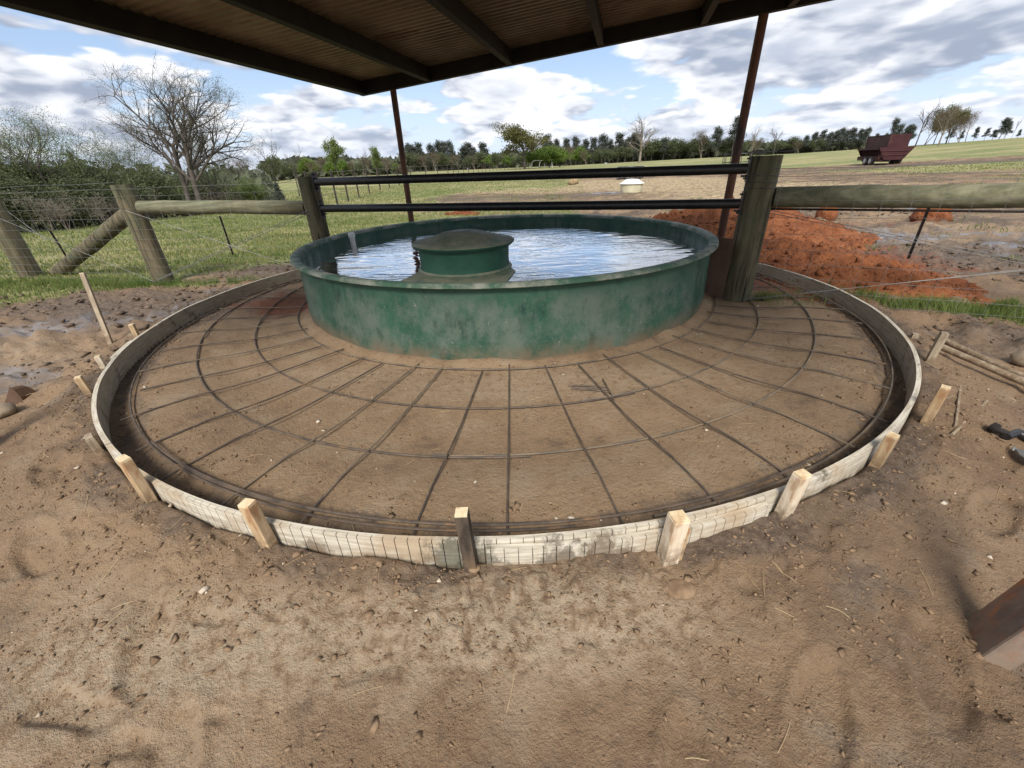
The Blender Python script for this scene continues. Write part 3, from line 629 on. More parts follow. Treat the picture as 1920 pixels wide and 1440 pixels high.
def build_stakes():
    rng = random.Random(4)
    S = [ # base px, top px, width, depth, material, label
        ((887, 1072), (881, 952), .047, .040, 'stake_wet', 'dark wet stake at the front of the form where two boards meet', 0, 0.0),
        ((505, 1046), (477, 936), .052, .040, 'stake', 'orange-tinted pine stake at the front left, left neighbour of the dark wet stake', 0, 0.0),
        ((287, 952), (240, 856), .062, .036, 'stake', 'tan stake leaning over the board at the left front bend of the form', 0, 0.0),
        ((197, 850), (178, 814), .075, .034, 'stake_grey', 'short wide split stake sunk low at the left outside of the form', 0, 0.0),
        ((172, 752), (152, 706), .044, .036, 'stake', 'yellowish short stake at the leftmost edge of the form', 0, 0.03),
        ((190, 708), (176, 670), .040, .034, 'stake_pale', 'pale short stake just behind the leftmost stake, beside the splice', 0, 0.03),
        ((225, 652), (203, 618), .040, .036, 'stake', 'squat stake at the foot of the tall thin lath on the left', 0, 0.04),
        ((1236, 1040), (1243, 958), .060, .052, 'stake_pale', 'thick whitish doubled stake right of the dark wet one at the front', 0, 0.0),
        ((1462, 982), (1485, 880), .058, .040, 'stake_pale', 'tall white-smeared stake with one orange side at the right front', 0, 0.0),
        ((1645, 892), (1668, 812), .048, .038, 'stake', 'tan stake with fresh pale top at the right front bend', 0, 0.0),
        ((1722, 806), (1756, 722), .046, .038, 'stake', 'golden brown stake leaning out at the far right of the form', 0, 0.03),
        ((1742, 692), (1764, 624), .046, .038, 'stake_grey', 'grey weathered tall stake on the right above the lying poles', 0, 0.05),
        ((1711, 656), (1720, 627), .046, .036, 'stake_grey', 'short grey stake half hidden behind the right form board', 0, 0.03)]
    for (b, tp, w, d, mt, lab, _, off) in S:
        w *= 0.74; d *= 0.80
        p = at(b[0], b[1], 0.04); a = math.atan2(p.y - FC[1], p.x - FC[0])
        rr = FR + d / 2 + 0.004 + off + (0.026 if b[0] == 1236 else 0)
        x, y = FC[0] + rr * math.cos(a), FC[1] + rr * math.sin(a)
        zt = min(max(htop(tp[0], tp[1], x, y), 0.10), 0.36); zb = g1(x, y) - 0.06
        o = thing('wooden_stake', (x, y, 0), lab, 'stake', 'stakes bracing the circular form')
        lean = rng.uniform(0.02, 0.07); rad = Vector((math.cos(a), math.sin(a), 0)); tan = Vector((-math.sin(a), math.cos(a), 0))
        tw = rng.uniform(-0.04, 0.04)
        z_ax = (Vector((0, 0, 1)) + rad * lean + tan * tw).normalized(); y_ax = (rad - z_ax * rad.dot(z_ax)).normalized(); x_ax = y_ax.cross(z_ax)
        rot = Matrix((x_ax, y_ax, z_ax)).transposed(); L_ = zt - zb
        c = Vector((x, y, zb)) + z_ax * (L_ / 2) + rad * 0.004
        m = MB(); m.box(c, (w, d, L_ - 0.006), rot); s_ = m.build('shaft', MAT[mt], o, False, 0.002)
        m = MB(); m.box(c + z_ax * (L_ / 2), (w - 0.003, d - 0.003, 0.0055), rot); m.build('cut_end', MAT['cut'] if mt != 'stake_grey' else MAT['stake_grey'], o)
        if b[0] == 1236:
            m = MB(); m.box(c + x_ax * (w / 2 + 0.008) * -1 - z_ax * 0.02 - rad * 0.004, (0.014, d * 0.8, L_ * 0.82), rot); m.build('packing_strip', MAT['stake'], o)
    # tall thin lath
    a = at(206, 640, 0.05); b0 = (a.x - 0.03, a.y + 0.02)
    o = thing('survey_lath', (b0[0], b0[1], 0), 'tall thin leaning lath rising outside the left of the form', 'lath')
    top = at(148, 514, 0.0); zt = htop(148, 514, b0[0] - 0.03, b0[1] + 0.10)
    m = MB(); m.bar((b0[0], b0[1], -0.04), (b0[0] - 0.035, b0[1] + 0.10, zt), 0.034, 0.016, (0, 1, 0.2)); m.build('shaft', MAT['stake_grey'], o, False, 0.002)
    m = MB(); m.bar((b0[0] - 0.035, b0[1] + 0.1005, zt + .001), (b0[0] - 0.0353, b0[1] + 0.101, zt + 0.005), 0.032, 0.014, (0, 1, 0.2)); m.build('cut_end', MAT['cut'], o)
build_stakes()

# ------------------------------------------------------------------ reinforcing bar mat
def build_rebar():
    t = thing('rebar_mat', (0, 3.6, 0), 'spider-web mat of steel rebar rings and spokes lying on soil round the tank', 'rebar')
    rng = random.Random(8)
    def zat(x, y): return g1(x, y)
    def ring(c, r, a0, a1, dz, mat, nm='ring_bar', rad=0.0050, wob=0.012, seed=0):
        pts = []; n = int(abs(a1 - a0) * r / 0.055)
        for i in range(n + 1):
            a = a0 + (a1 - a0) * i / n; q = r + wob * float(pnoise(np.array([a * 1.4 + seed * 3.3]), np.array([seed * 1.7 + .3]))[0])
            x, y = c[0] + q * math.cos(a), c[1] + q * math.sin(a)
            if math.hypot(x - FC[0], y - FC[1]) > FR - 0.05:
                k = (FR - 0.05) / math.hypot(x - FC[0], y - FC[1]); x = FC[0] + (x - FC[0]) * k; y = FC[1] + (y - FC[1]) * k
            if math.hypot(x - TC[0], y - TC[1]) < 1.83:
                k = 1.83 / math.hypot(x - TC[0], y - TC[1]); x = TC[0] + (x - TC[0]) * k; y = TC[1] + (y - TC[1]) * k
            pts.append([x, y, 0])
        zz = [zat(p[0], p[1]) for p in pts]; k_ = 5
        for i, p in enumerate(pts): p[2] = max(np.mean(zz[max(0, i - k_):i + k_ + 1]), zz[i] - 0.004) + dz
        for p in pts:
            if dz > 0.0195: p[2] = max(p[2], dz + 0.035)
        m = MB(); m.tube(pts, rad, 6); return m.build(nm, MAT[mat], t, True)
    D = R
    ring((-0.02, 4.06), 1.895, D(-205), D(25), 0.012, 'rebar_mud', seed=1)
    ring((-0.02, 3.85), 2.11, D(-212), D(-72), 0.0105, 'rebar', seed=2); ring((-0.02, 3.85), 2.095, D(-80), D(34), 0.0105, 'rebar_mud', seed=2)
    ring((-0.02, 3.70), 2.365, D(-210), D(-88), 0.0105, 'rebar', seed=3); ring((-0.02, 3.70), 2.35, D(-98), D(32), 0.0105, 'rebar_mud', seed=3)
    ring((0.0, 3.46), 2.535, D(-215), D(-85), 0.022, 'rebar', seed=4); ring((0.0, 3.46), 2.54, D(-80), D(40), 0.020, 'rebar_mud', seed=5)
    ring((0.0, 3.47), 2.535, D(-128), D(-62), 0.034, 'rebar', 'lap_bar', seed=6); ring((0.0, 3.46), 2.52, D(-122), D(-86), 0.024, 'rebar', 'lap_bar', seed=7)
    step = 7.35
    for k in range(-17, 18):
        a = R(k * step + rng.uniform(-.5, .5)); o_ = Vector((-0.01 + 2.74 * math.sin(a), 3.6 - 2.74 * math.cos(a)))
        v = o_ - Vector(FC); lim = FR - 0.05 - rng.uniform(0, 0.04)
        if abs(k) > 6: lim -= rng.uniform(0, 0.08)
        if v.length > lim: o_ = Vector(FC) + v * (lim / v.length)
        tgt = Vector((0.03 + rng.uniform(-.05, .05), 3.88)); d = (tgt - o_).normalized()
        # stop at the tank
        L_ = 0.0
        while L_ < 3 and ((o_ + d * L_) - Vector(TC)).length > 1.86 + 0.03 * ((k * 7) % 3): L_ += 0.01
        n = max(2, int(L_ / 0.09)); pts = []
        for i in range(n + 1):
            q = o_ + d * (L_ * i / n); pts.append([q.x, q.y, zat(q.x, q.y)])
        zz = [p[2] for p in pts]
        for i, p in enumerate(pts): p[2] = np.mean(zz[max(0, i - 2):i + 3]) + 0.0185
        m = MB(); m.tube(pts, 0.0043, 6)
        m.build('spoke_bar', MAT['rebar' if rng.random() < 0.6 else 'rebar_mud'], t, True)
    # loose cut pieces
    def loose(a, b, label, h=0.006):
        A, B = at(*a), at(*b); m = MB(); m.tube([(A.x, A.y, g1(A.x, A.y) + h), ((A.x + B.x) / 2, (A.y + B.y) / 2, g1((A.x + B.x) / 2, (A.y + B.y) / 2) + h + .003), (B.x, B.y, g1(B.x, B.y) + h)], 0.0042, 6)
        o = m.build('rebar_offcut', MAT['rebar'], None, True); tag(o, label, 'rebar', 'short rebar offcuts near the tank')
    loose((1066, 725), (1138, 728), 'rearmost of three short parallel rebar offcuts lying in front of the tank')
    loose((1070, 730), (1143, 733), 'middle one of three short parallel rebar offcuts in front of the tank', 0.006)
    loose((1072, 731), (1146, 737), 'nearest of three short parallel rebar offcuts in front of the tank', 0.006)
    loose((1130, 714), (1151, 754), 'single rebar offcut lying across the ends of three parallel ones', 0.010)
build_rebar()

# ------------------------------------------------------------------ open shelter
def build_shelter():
    paz = R(15.2); P = Vector((math.sin(paz), math.cos(paz), 0.0)); Bh = Vector((-math.cos(paz), math.sin(paz), 0.0))
    rp = Vector((2.42, 4.83, 0)); n_ = ray(1352, 440); k = rp.y / n_.y; rp.x = n_.x * k
    zr = htop(1437, 25, rp.x, rp.y)
    # slope of the end beam so that it runs through the corner seen at the left
    dcor = ray(678, 180); h = math.hypot(dcor.x, dcor.y)
    # intersect plan ray with plan line rp + Bh*t
    A = np.array([[dcor.x / h, -Bh.x], [dcor.y / h, -Bh.y]]); s_, t_ = np.linalg.solve(A, np.array([rp.x, rp.y]))
    zc = CAM_H + dcor.z / h * s_; slope = (zc - zr) / t_
    B = Vector((Bh.x, Bh.y, slope)); o0 = Vector((rp.x, rp.y, zr))        # point on beam underside
    def bt(px, py):
        d = ray(px, py); hh = math.hypot(d.x, d.y); A = np.array([[d.x / hh, -Bh.x], [d.y / hh, -Bh.y]]); return np.linalg.solve(A, np.array([rp.x, rp.y]))[1]
    tL = t_; t = thing('open_shelter', (rp.x, rp.y, 0), 'low steel pole shelter with corrugated roof above the tank', 'shelter')
    tRight = -0.80; LEN = 4.65; D_ = 0.13; W_ = 0.06
    nrm = B.normalized().cross(P).normalized(); nrm = nrm if nrm.z > 0 else -nrm
    def pt(tt, q, up): return o0 + B * tt + P * q + nrm * up
    def beam(name, a, b, w, hgt, mat='beam', up=None):
        m = MB(); m.bar(a, b, w, hgt, up or nrm); return m.build(name, MAT[mat], t, False, 0.003)
    beam('end_beam', pt(tRight, 0, D_ / 2), pt(tL, 0, D_ / 2), 0.075, D_)
    beam('end_beam', pt(tRight, -LEN, D_ / 2), pt(tL, -LEN, D_ / 2), 0.075, D_)
    m = MB(); m.bar(pt(tRight, 0.041, 0.012), pt(tL, 0.041, 0.012), 0.006, 0.016, nrm); m.build('edge_angle', MAT['rust'], t)
    beam('eave_beam', pt(tL - 0.035, -0.04, D_ / 2 + .002), pt(tL - 0.035, -LEN + 0.04, D_ / 2 + .002), 0.075, D_ - .004)
    for px, py in ((805, 150), (957, 119), (1127, 85), (1319, 43), (1480, 12)):
        tt = bt(px, py); w = 0.06
        beam('purlin', pt(tt, -0.04, D_ / 2 + .0015), pt(tt, -LEN + 0.04, D_ / 2 + .0015), w, D_ - .003, 'beam')
    tt = tRight + 0.04; beam('eave_beam', pt(tt, -0.04, D_ / 2 + .002), pt(tt, -LEN + 0.04, D_ / 2 + .002), 0.075, D_ - .004)
    # corrugated sheets, ribs running down the slope
    ws = 0.86; q = 0.06; i = 0
    while q > -LEN - 0.05:
        q1 = max(q - ws - 0.04, -LEN - 0.06); n = int((q - q1) / 0.0098); V = []; F = []
        for k in range(n + 1):
            qq = q + (q1 - q) * k / n; ph = ((q - qq) / 0.078) % 1.0
            rib = 0.017 * (1 - min(1, max(0, abs(ph - 0.5) * 5.2 - 0.55)))
            for tt in (tRight - 0.04, tL + 0.06): V.append(pt(tt, qq, D_ + 0.004 + rib + 0.0025 * (i % 2)))
        for k in range(n): F.append((2 * k, 2 * k + 1, 2 * k + 3, 2 * k + 2))
        m = MB(); m.add(V, F); m.build('roof_sheet', MAT['sheet'], t); q -= ws; i += 1
    # posts
    def post(base, top, r, mat, name='post'):
        m = MB(); m.tube([base, base.lerp(top, .5), top], r, 20); return m.build(name, MAT[mat], t, True)
    post(Vector((rp.x, rp.y, -0.1)), pt(0, 0, -.001) * 1.0, 0.042, 'rust')
    tl = bt(737, 168); pl = pt(tl, 0, 0); post(Vector((pl.x, pl.y, -0.1)), pl, 0.036, 'rust')
    npx = Vector((1.118, 0.559, 0)); dv = Vector((0.27, -0.04, 1.0)); base = npx - dv * 0.1
    def roof_z(x, y):
        tn = Vector((x - rp.x, y - rp.y, 0)); return zr + slope * Vector((tn.x, tn.y)).dot(Vector((Bh.x, Bh.y)))
    zt_ = 2.2
    for _ in range(4): q_ = npx + dv * zt_; zt_ = roof_z(q_.x, q_.y)
    m = MB(); m.bar(base, npx + dv * (zt_ - .002), 0.104, 0.055, Vector((.88, -.47, 0))); m.build('slanted_post', MAT['rust_near'], t, False, 0.006)
    tn = npx - Vector((rp.x, rp.y, 0)); qn = tn.dot(P)
    pl2 = pt(tl, qn, 0); post(Vector((pl2.x, pl2.y, -0.1)), pl2, 0.042, 'rust')
    # upright rusty channel at the foot of the far right post
    c = at(1338, 560); m = MB()
    cx, cy = c.x + 0.0, c.y + 0.02; zt = htop(1352, 446, cx, cy); fa = math.atan2(cx, cy)
    ex = Vector((math.cos(fa + .25), -math.sin(fa + .25), 0)); ey = Vector((math.sin(fa + .25), math.cos(fa + .25), 0))
    w = 0.17; th = 0.008; dp = 0.12
    prof = [(-w / 2, dp), (-w / 2, 0), (w / 2, 0), (w / 2, dp), (w / 2 - th, dp), (w / 2 - th, th), (-w / 2 + th, th), (-w / 2 + th, dp)]
    P0 = Vector((cx, cy, 0)); zb = -0.1
    vs_ = [P0 + ex * a + ey * b + Vector((0, 0, z)) for z in (zb, zt) for a, b in prof]
    n = len(prof); m.add(vs_, [(i, (i + 1) % n, n + (i + 1) % n, n + i) for i in range(n)] + [(n, n + 1, n + 6, n + 7), (n + 1, n + 2, n + 5, n + 6), (n + 2, n + 3, n + 4, n + 5)])
    ch = m.build('steel_channel', MAT['channel']); tag(ch, 'upright rusty steel channel between the tank and the thick wooden post', 'steel channel')
build_shelter()

# ------------------------------------------------------------------ fence by the tank
PR = (1.936, 3.41); PL = (-1.958, 4.60); P2 = (-3.98, 4.84); P3 = (-6.24, 5.53)
RDIR = Vector((1.04, -0.50)).normalized()
def log_post(x, y, zt, r, parent, seed, name='post', lean=(0, 0), mat='post'):
    rng = random.Random(seed); m = MB(); n = 7
    pts = [(x + lean[0] * i / n, y + lean[1] * i / n, -0.15 + (zt + 0.15) * i / n) for i in range(n + 1)]
    m.tube(pts, [r * (1 + rng.uniform(-.02, .02)) * (1.04 - 0.06 * i / n) for i in range(n + 1)], 24, True, False, 0.012, rng)
    return m.build(name, MAT[mat], parent, True)
def log_rail(a, b, r, parent, seed, name='rail', mat='rail'):
    rng = random.Random(seed); a, b = Vector(a), Vector(b); n = 12; m = MB()
    pts = [a.lerp(b, i / n) + Vector((0, 0, rng.uniform(-.004, .004))) for i in range(n + 1)]
    m.tube(pts, [r * (1 + rng.uniform(-.03, .03)) for i in range(n + 1)], 20, True, False, 0.015, rng); return m.build(name, MAT[mat], parent, True)
def wire_mesh(parent, a, b, z0, z1, za, nh, dv, name='wire_mesh', r=0.0014, off=0.0, seed=0, mat='wire'):
    rng = random.Random(seed); m = MB(); A, B = Vector((a[0], a[1], 0)), Vector((b[0], b[1], 0)); L_ = (B - A).length
    hs = [z0 + (z1 - z0) * (i / (nh - 1)) ** 1.15 for i in range(nh)]
    for h in hs + za:
        n = 8; pts = [A.lerp(B, i / n) + Vector((0, 0, h + rng.uniform(-.006, .006) + terr(A.lerp(B, i / n)))) for i in range(n + 1)]
        m.tube(pts, r if h not in za else r * 1.3, 3, False)
    n = int(L_ / dv)
    for i in range(n):
        p = A.lerp(B, (i + .5) / n); dz = terr(p); j = rng.uniform(-.012, .012)
        m.tube([p + Vector((0, 0, z0 + dz)), p + (B - A).normalized() * j + Vector((0, 0, (z0 + z1) / 2 + dz)), p + Vector((0, 0, z1 + dz))], r * 0.85, 3, False)
    return m.build(name, MAT[mat], parent)
def terr(p): return float(terrain(np.array([p.x]), np.array([p.y]))[0])
def tpost(parent, x, y, z, lean=(0, 0)):
    m = MB(); b = Vector((x, y, g1(x, y) - .05)); tp = Vector((x + lean[0], y + lean[1], z)); m.bar(b, tp, 0.024, 0.005, (0, 1, 0.01)); m.bar(b + Vector((0, -.0125, 0)), tp + Vector((0, -.0125, 0)), 0.005, 0.018, (0, 1, 0.01)); m.build('t_post', MAT['beam'], parent)
def build_fences():
    t = thing('wire_fence', (P2[0], P2[1], 0), 'timber-braced wire mesh fence on the left of the tank', 'fence')
    zP3 = htop(-5, 378, *P3)
    log_post(PL[0], PL[1], htop(577, 331, *PL), 0.092, t, 1); log_post(P2[0], P2[1], htop(233, 346, *P2), 0.098, t, 2, lean=(-.02, 0)); log_post(P3[0], P3[1], max(zP3, 0.8), 0.11, t, 3)
    zl = 1.065 - 0.0389 * math.hypot(*P2); zr = 1.065 - 0.0596 * math.hypot(*PL)
    dl = (Vector(PL) - Vector(P2)).normalized()
    log_rail((P2[0] + dl.x * 0.09, P2[1] + dl.y * 0.09, zl), (PL[0] - dl.x * .085, PL[1] - dl.y * .085, zr), 0.066, t, 4)
    b = at(110, 515); log_rail((b.x, b.y, 0.02), (P2[0] - 0.07, P2[1] + 0.02, htop(232, 400, *P2)), 0.078, t, 5, 'brace', 'post')
    # netting
    wire_mesh(t, (P2[0], P2[1] - 0.11), (PL[0], PL[1] - 0.10), 0.06, 0.93, [1.0], 10, 0.15, seed=1)
    wire_mesh(t, (P3[0] - 2.0, P3[1] + 0.3), (P2[0], P2[1] - 0.11), 0.06, 0.93, [1.0, 1.06], 10, 0.15, seed=2)
    m = MB()
    for (a, b_) in (((-3.98, 4.72, 0.80), (-1.97, 4.50, 0.08)), ((-3.98, 4.73, 0.06), (-1.97, 4.50, 0.72)), ((-3.98, 4.735, 0.07), (-1.97, 4.51, 0.75))):
        m.tube([a, b_], 0.0028, 4)
    a, b_ = at(0, 408, 0), None
    m.tube([far(-5, 408, math.hypot(*P3) - .12), (P2[0] - .02, P2[1] - .115, 0.05)], 0.0032, 4); m.tube([far(15, 397, math.hypot(*P3) - .1), (P2[0] - 1.3, P2[1] + .2, 0.5)], 0.003, 4)
    m.build('brace_wire', MAT['wire'], t)
    q = at(438, 480, 0); tpost(t, q.x, q.y, htop(423, 404, q.x, q.y)); q = at(130, 488, 0); tpost(t, q.x, q.y, htop(92, 432, q.x, q.y), (-.05, 0))
    # right fence
    t = thing('wire_fence', (PR[0], PR[1], 0), 'wire mesh fence with thick greenish log rail on the right', 'fence')
    zt = htop(1425, 292, *PR); log_post(PR[0], PR[1], zt, 0.108, t, 11)
    zr0 = 0.79; e = Vector(PR) + RDIR * 3.4
    log_rail((PR[0] + RDIR.x * .11, PR[1] + RDIR.y * .11, zr0), (e.x, e.y, 0.80), 0.073, t, 12)
    log_post(e.x + .08, e.y, 1.05, 0.10, t, 13)
    o_ = Vector((-0.02, -0.118))
    wire_mesh(t, (PR[0], PR[1] - .118), (e.x, e.y - .11), 0.05, 0.90, [0.93, 0.985], 9, 0.15, seed=3)
    m = MB()
    A = Vector((PR[0], PR[1] - .12, 0)); E_ = Vector((e.x, e.y - .12, 0))
    for za, zb in ((0.70, 0.03), (0.72, 0.05), (0.02, 0.78), (0.03, 0.75)):
        m.tube([A + Vector((0, 0, za)), E_ + Vector((0, 0, zb))], 0.0022, 4)
    for zz in (0.945, 0.90, 0.86): m.lathe([(0.112, zz - .002), (0.115, zz), (0.112, zz + .002)], (PR[0], PR[1], 0), 24)
    m.build('brace_wire', MAT['wire'], t)
    q = at(1700, 490); q2 = htop(1731, 388, q.x, q.y); tpost(t, q.x, q.y, q2)
    m = MB(); A2 = Vector((PR[0] + .05, PR[1] - .02, 0)); m.tube([A2 + Vector((0, 0, 0.71)), E_ + Vector((0, .05, 0.69))], 0.008, 5); m.build('bottom_wire', MAT['beam'], t)
    # black pipe rails over the tank
    t = thing('pipe_barrier', (0, 4.2, 0), 'two black steel pipe rails spanning the fence gap over the tank', 'barrier')
    for (a, b_) in (((592, 341), (1395, 316)), ((605, 390), (1385, 381))):
        A = Vector((PL[0] + .10, PL[1] - .04, htop(*a, *PL))); B = Vector((PR[0] - .12, PR[1] + .02, htop(*b_, *PR)))
        m = MB(); m.tube([A, B], 0.036, 20); m.build('pipe_rail', MAT['black'], t, True)
        for Q, c, sgn in ((A, PL, 1), (B, PR, -1)):
            d = (B - A).normalized() * sgn; m = MB(); m.bar(Q - d * .012 + Vector((0, 0, -.085)), Q - d * .012 + Vector((0, 0, .085)), 0.07, 0.010, d)
            m.bar(Q + d * .03 + Vector((0, 0, -.05)), Q - d * .01 + Vector((0, 0, -.05)), 0.016, 0.016)
            for zz in (-.066, .066): m.lathe([(0.012, -.006), (0.012, .006)], (Q.x, Q.y, Q.z + zz), 8)
            m.build('bracket', MAT['black'], t)
    # tool on the post
    tl = thing('hand_tool', (PR[0], PR[1], zt), 'steel tool with black grip lying across the top of the thick right post', 'tool')
    ex = Vector((0.94, -0.30, 0)); c0 = Vector((PR[0], PR[1], zt + .022))
    m = MB(); m.tube([c0 + ex * .06, c0 + ex * .075, c0 + ex * .16, c0 + ex * .175], [.010, .014, .016, .012], 10); m.build('grip', MAT['black'], tl, True)
    m = MB(); m.tube([c0 - ex * .02, c0 + ex * .065], .006, 8); m.build('shank', MAT['wire'], tl, True)
    m = MB(); m.bar(c0 - ex * .11, c0 - ex * .015, .022, .018); m.bar(c0 - ex * .10 + Vector((0, .02, .008)), c0 - ex * .04 + Vector((0, -.01, .012)), .012, .010); m.bar(c0 - ex * .085, c0 - ex * .07, .05, .012); m.build('jaw', MAT['barb'], tl)
build_fences()

# ------------------------------------------------------------------ dirt piles, lumps and loose things
def pile(name, c, rx, ry, h, seed, label, rot=0.0, n=90, lump=0.5, cat='dirt pile'):
    u = np.linspace(-1.15, 1.15, n); U, W = np.meshgrid(u, u); ca, sa = math.cos(rot), math.sin(rot)
    X = c[0] + U * rx * ca - W * ry * sa; Y = c[1] + U * rx * sa + W * ry * ca
    d = np.hypot(U, W) + 0.30 * fbm(U, W, 2.1, 4, seed)
    prof = np.clip(1 - d, -0.15, 1) ** 1.0 if False else np.where(d < 1, (1 - np.clip(d, 0, 1)) ** 0.85, -0.15 * (d - 1))
    nz = np.abs(fbm(X, Y, 2.6 / max(rx, ry) * 1.6, 5, seed + 3, 0.6)) * lump + 0.5 * lump * np.abs(fbm(X, Y, 4.5, 5, seed + 9, 0.7)) * .42 / max(h, .2) * h / .4
    Z = gz(X, Y) * 0 + terrain(X, Y) + h * prof * (0.75 + nz) + np.where(d < 1.0, 0.16 * h * nz, 0) - 0.03
    dx = 0.02 * fbm(X, Y, 12, 2, seed + 20); X = X + dx
    i, j = np.meshgrid(np.arange(n - 1), np.arange(n - 1), indexing='ij'); F = np.stack([i * n + j, i * n + j + 1, (i + 1) * n + j + 1, (i + 1) * n + j], -1).reshape(-1, 4)
    V = np.stack([X, Y, Z], -1).reshape(-1, 3); keep = (d.ravel()[F] < 1.10).any(1)
    me = np_mesh(name, V, F[keep], None, True)
    o = mesh_obj(name, me, MAT['clay']); tag(o, label, cat); return o
pile('dirt_pile', (3.35, 6.5), 1.9, 1.35, 0.62, 3, 'long heap of loose red clay behind the right side of the tank', R(150), 120)
pile('dirt_pile', (3.12, 4.3), 1.55, 0.72, 0.36, 5, 'lower spill of red clay along the outside of the right form board', R(118), 110)
p = at(868, 405); pile('dirt_pile', (p.x, p.y + .15), 0.62, 0.35, 0.17, 7, 'small red clay heap just beyond the far rim of the tank', 0, 40)
def rock(c, r, seed, mat, name, label, cat='rock', sub=3, rough=0.28, flat=1.0, group=None):
    import bmesh
    bm = bmesh.new(); bmesh.ops.create_icosphere(bm, subdivisions=sub, radius=1.0)
    V = np.array([v.co[:] for v in bm.verts]); d = 1 + rough * fbm(V[:, 0] + V[:, 2] * 1.7, V[:, 1] - V[:, 2] * 1.3, 1.3, 3, seed) * 1.6
    for v, k in zip(bm.verts, d): v.co = (v.co.x * k * r[0], v.co.y * k * r[1], v.co.z * k * r[2] * flat)
    me = bpy.data.meshes.new(name); bm.to_mesh(me); bm.free(); me.polygons.foreach_set('use_smooth', [True] * len(me.polygons))
    o = mesh_obj(name, me, MAT[mat]); o.location = c; tag(o, label, cat, group); return o
p = at(1545, 416); rock((p.x, p.y, terr(p) + .10), (.17, .17, .20), 5, 'clay', 'clay_lump', 'blocky red clay lump standing on the mud left of the rounder one', 'clay lump')
p = at(1742, 419); rock((p.x, p.y, terr(p) + .10), (.27, .22, .18), 9, 'clay', 'clay_lump', 'rounded red clay boulder on the mud beyond the fence post wire', 'clay lump')
p = at(934, 1063, .05); rock((p.x, p.y, .055), (.034, .030, .030), 11, 'stone', 'stone', 'round brown stone against the front board beside the dark stake', 'stone', rough=.12)
p = at(961, 1058, .05); rock((p.x, p.y, .050), (.019, .020, .026), 12, 'stone', 'stone', 'small upright stone right of the round one at the front board', 'stone', rough=.15)
p = at(1273, 1120, .02); rock((p.x, p.y, g1(p.x, p.y) + .001), (.042, .030, .008), 13, 'clod', 'stone', 'flat pale stone lying alone in the soil at the front right', 'stone', rough=.15)
p = at(890, 1085, .03); rock((p.x, p.y, g1(p.x, p.y) + .008), (.018, .015, .009), 15, 'clod', 'stone', 'flattish stone chip in front of the dark wet stake foot', 'stone', rough=.2)
p = at(1917, 692); rock((p.x, p.y, g1(p.x, p.y) + .03), (.075, .06, .045), 14, 'stone', 'stone', 'smooth brown stone at the right picture edge above the lying poles', 'stone', rough=.1)
p = at(5, 785); rock((p.x, p.y, g1(p.x, p.y) + .03), (.07, .06, .04), 16, 'stone', 'stone', 'rounded muddy stone at the left picture edge beside the shovel blade', 'stone', rough=.15)
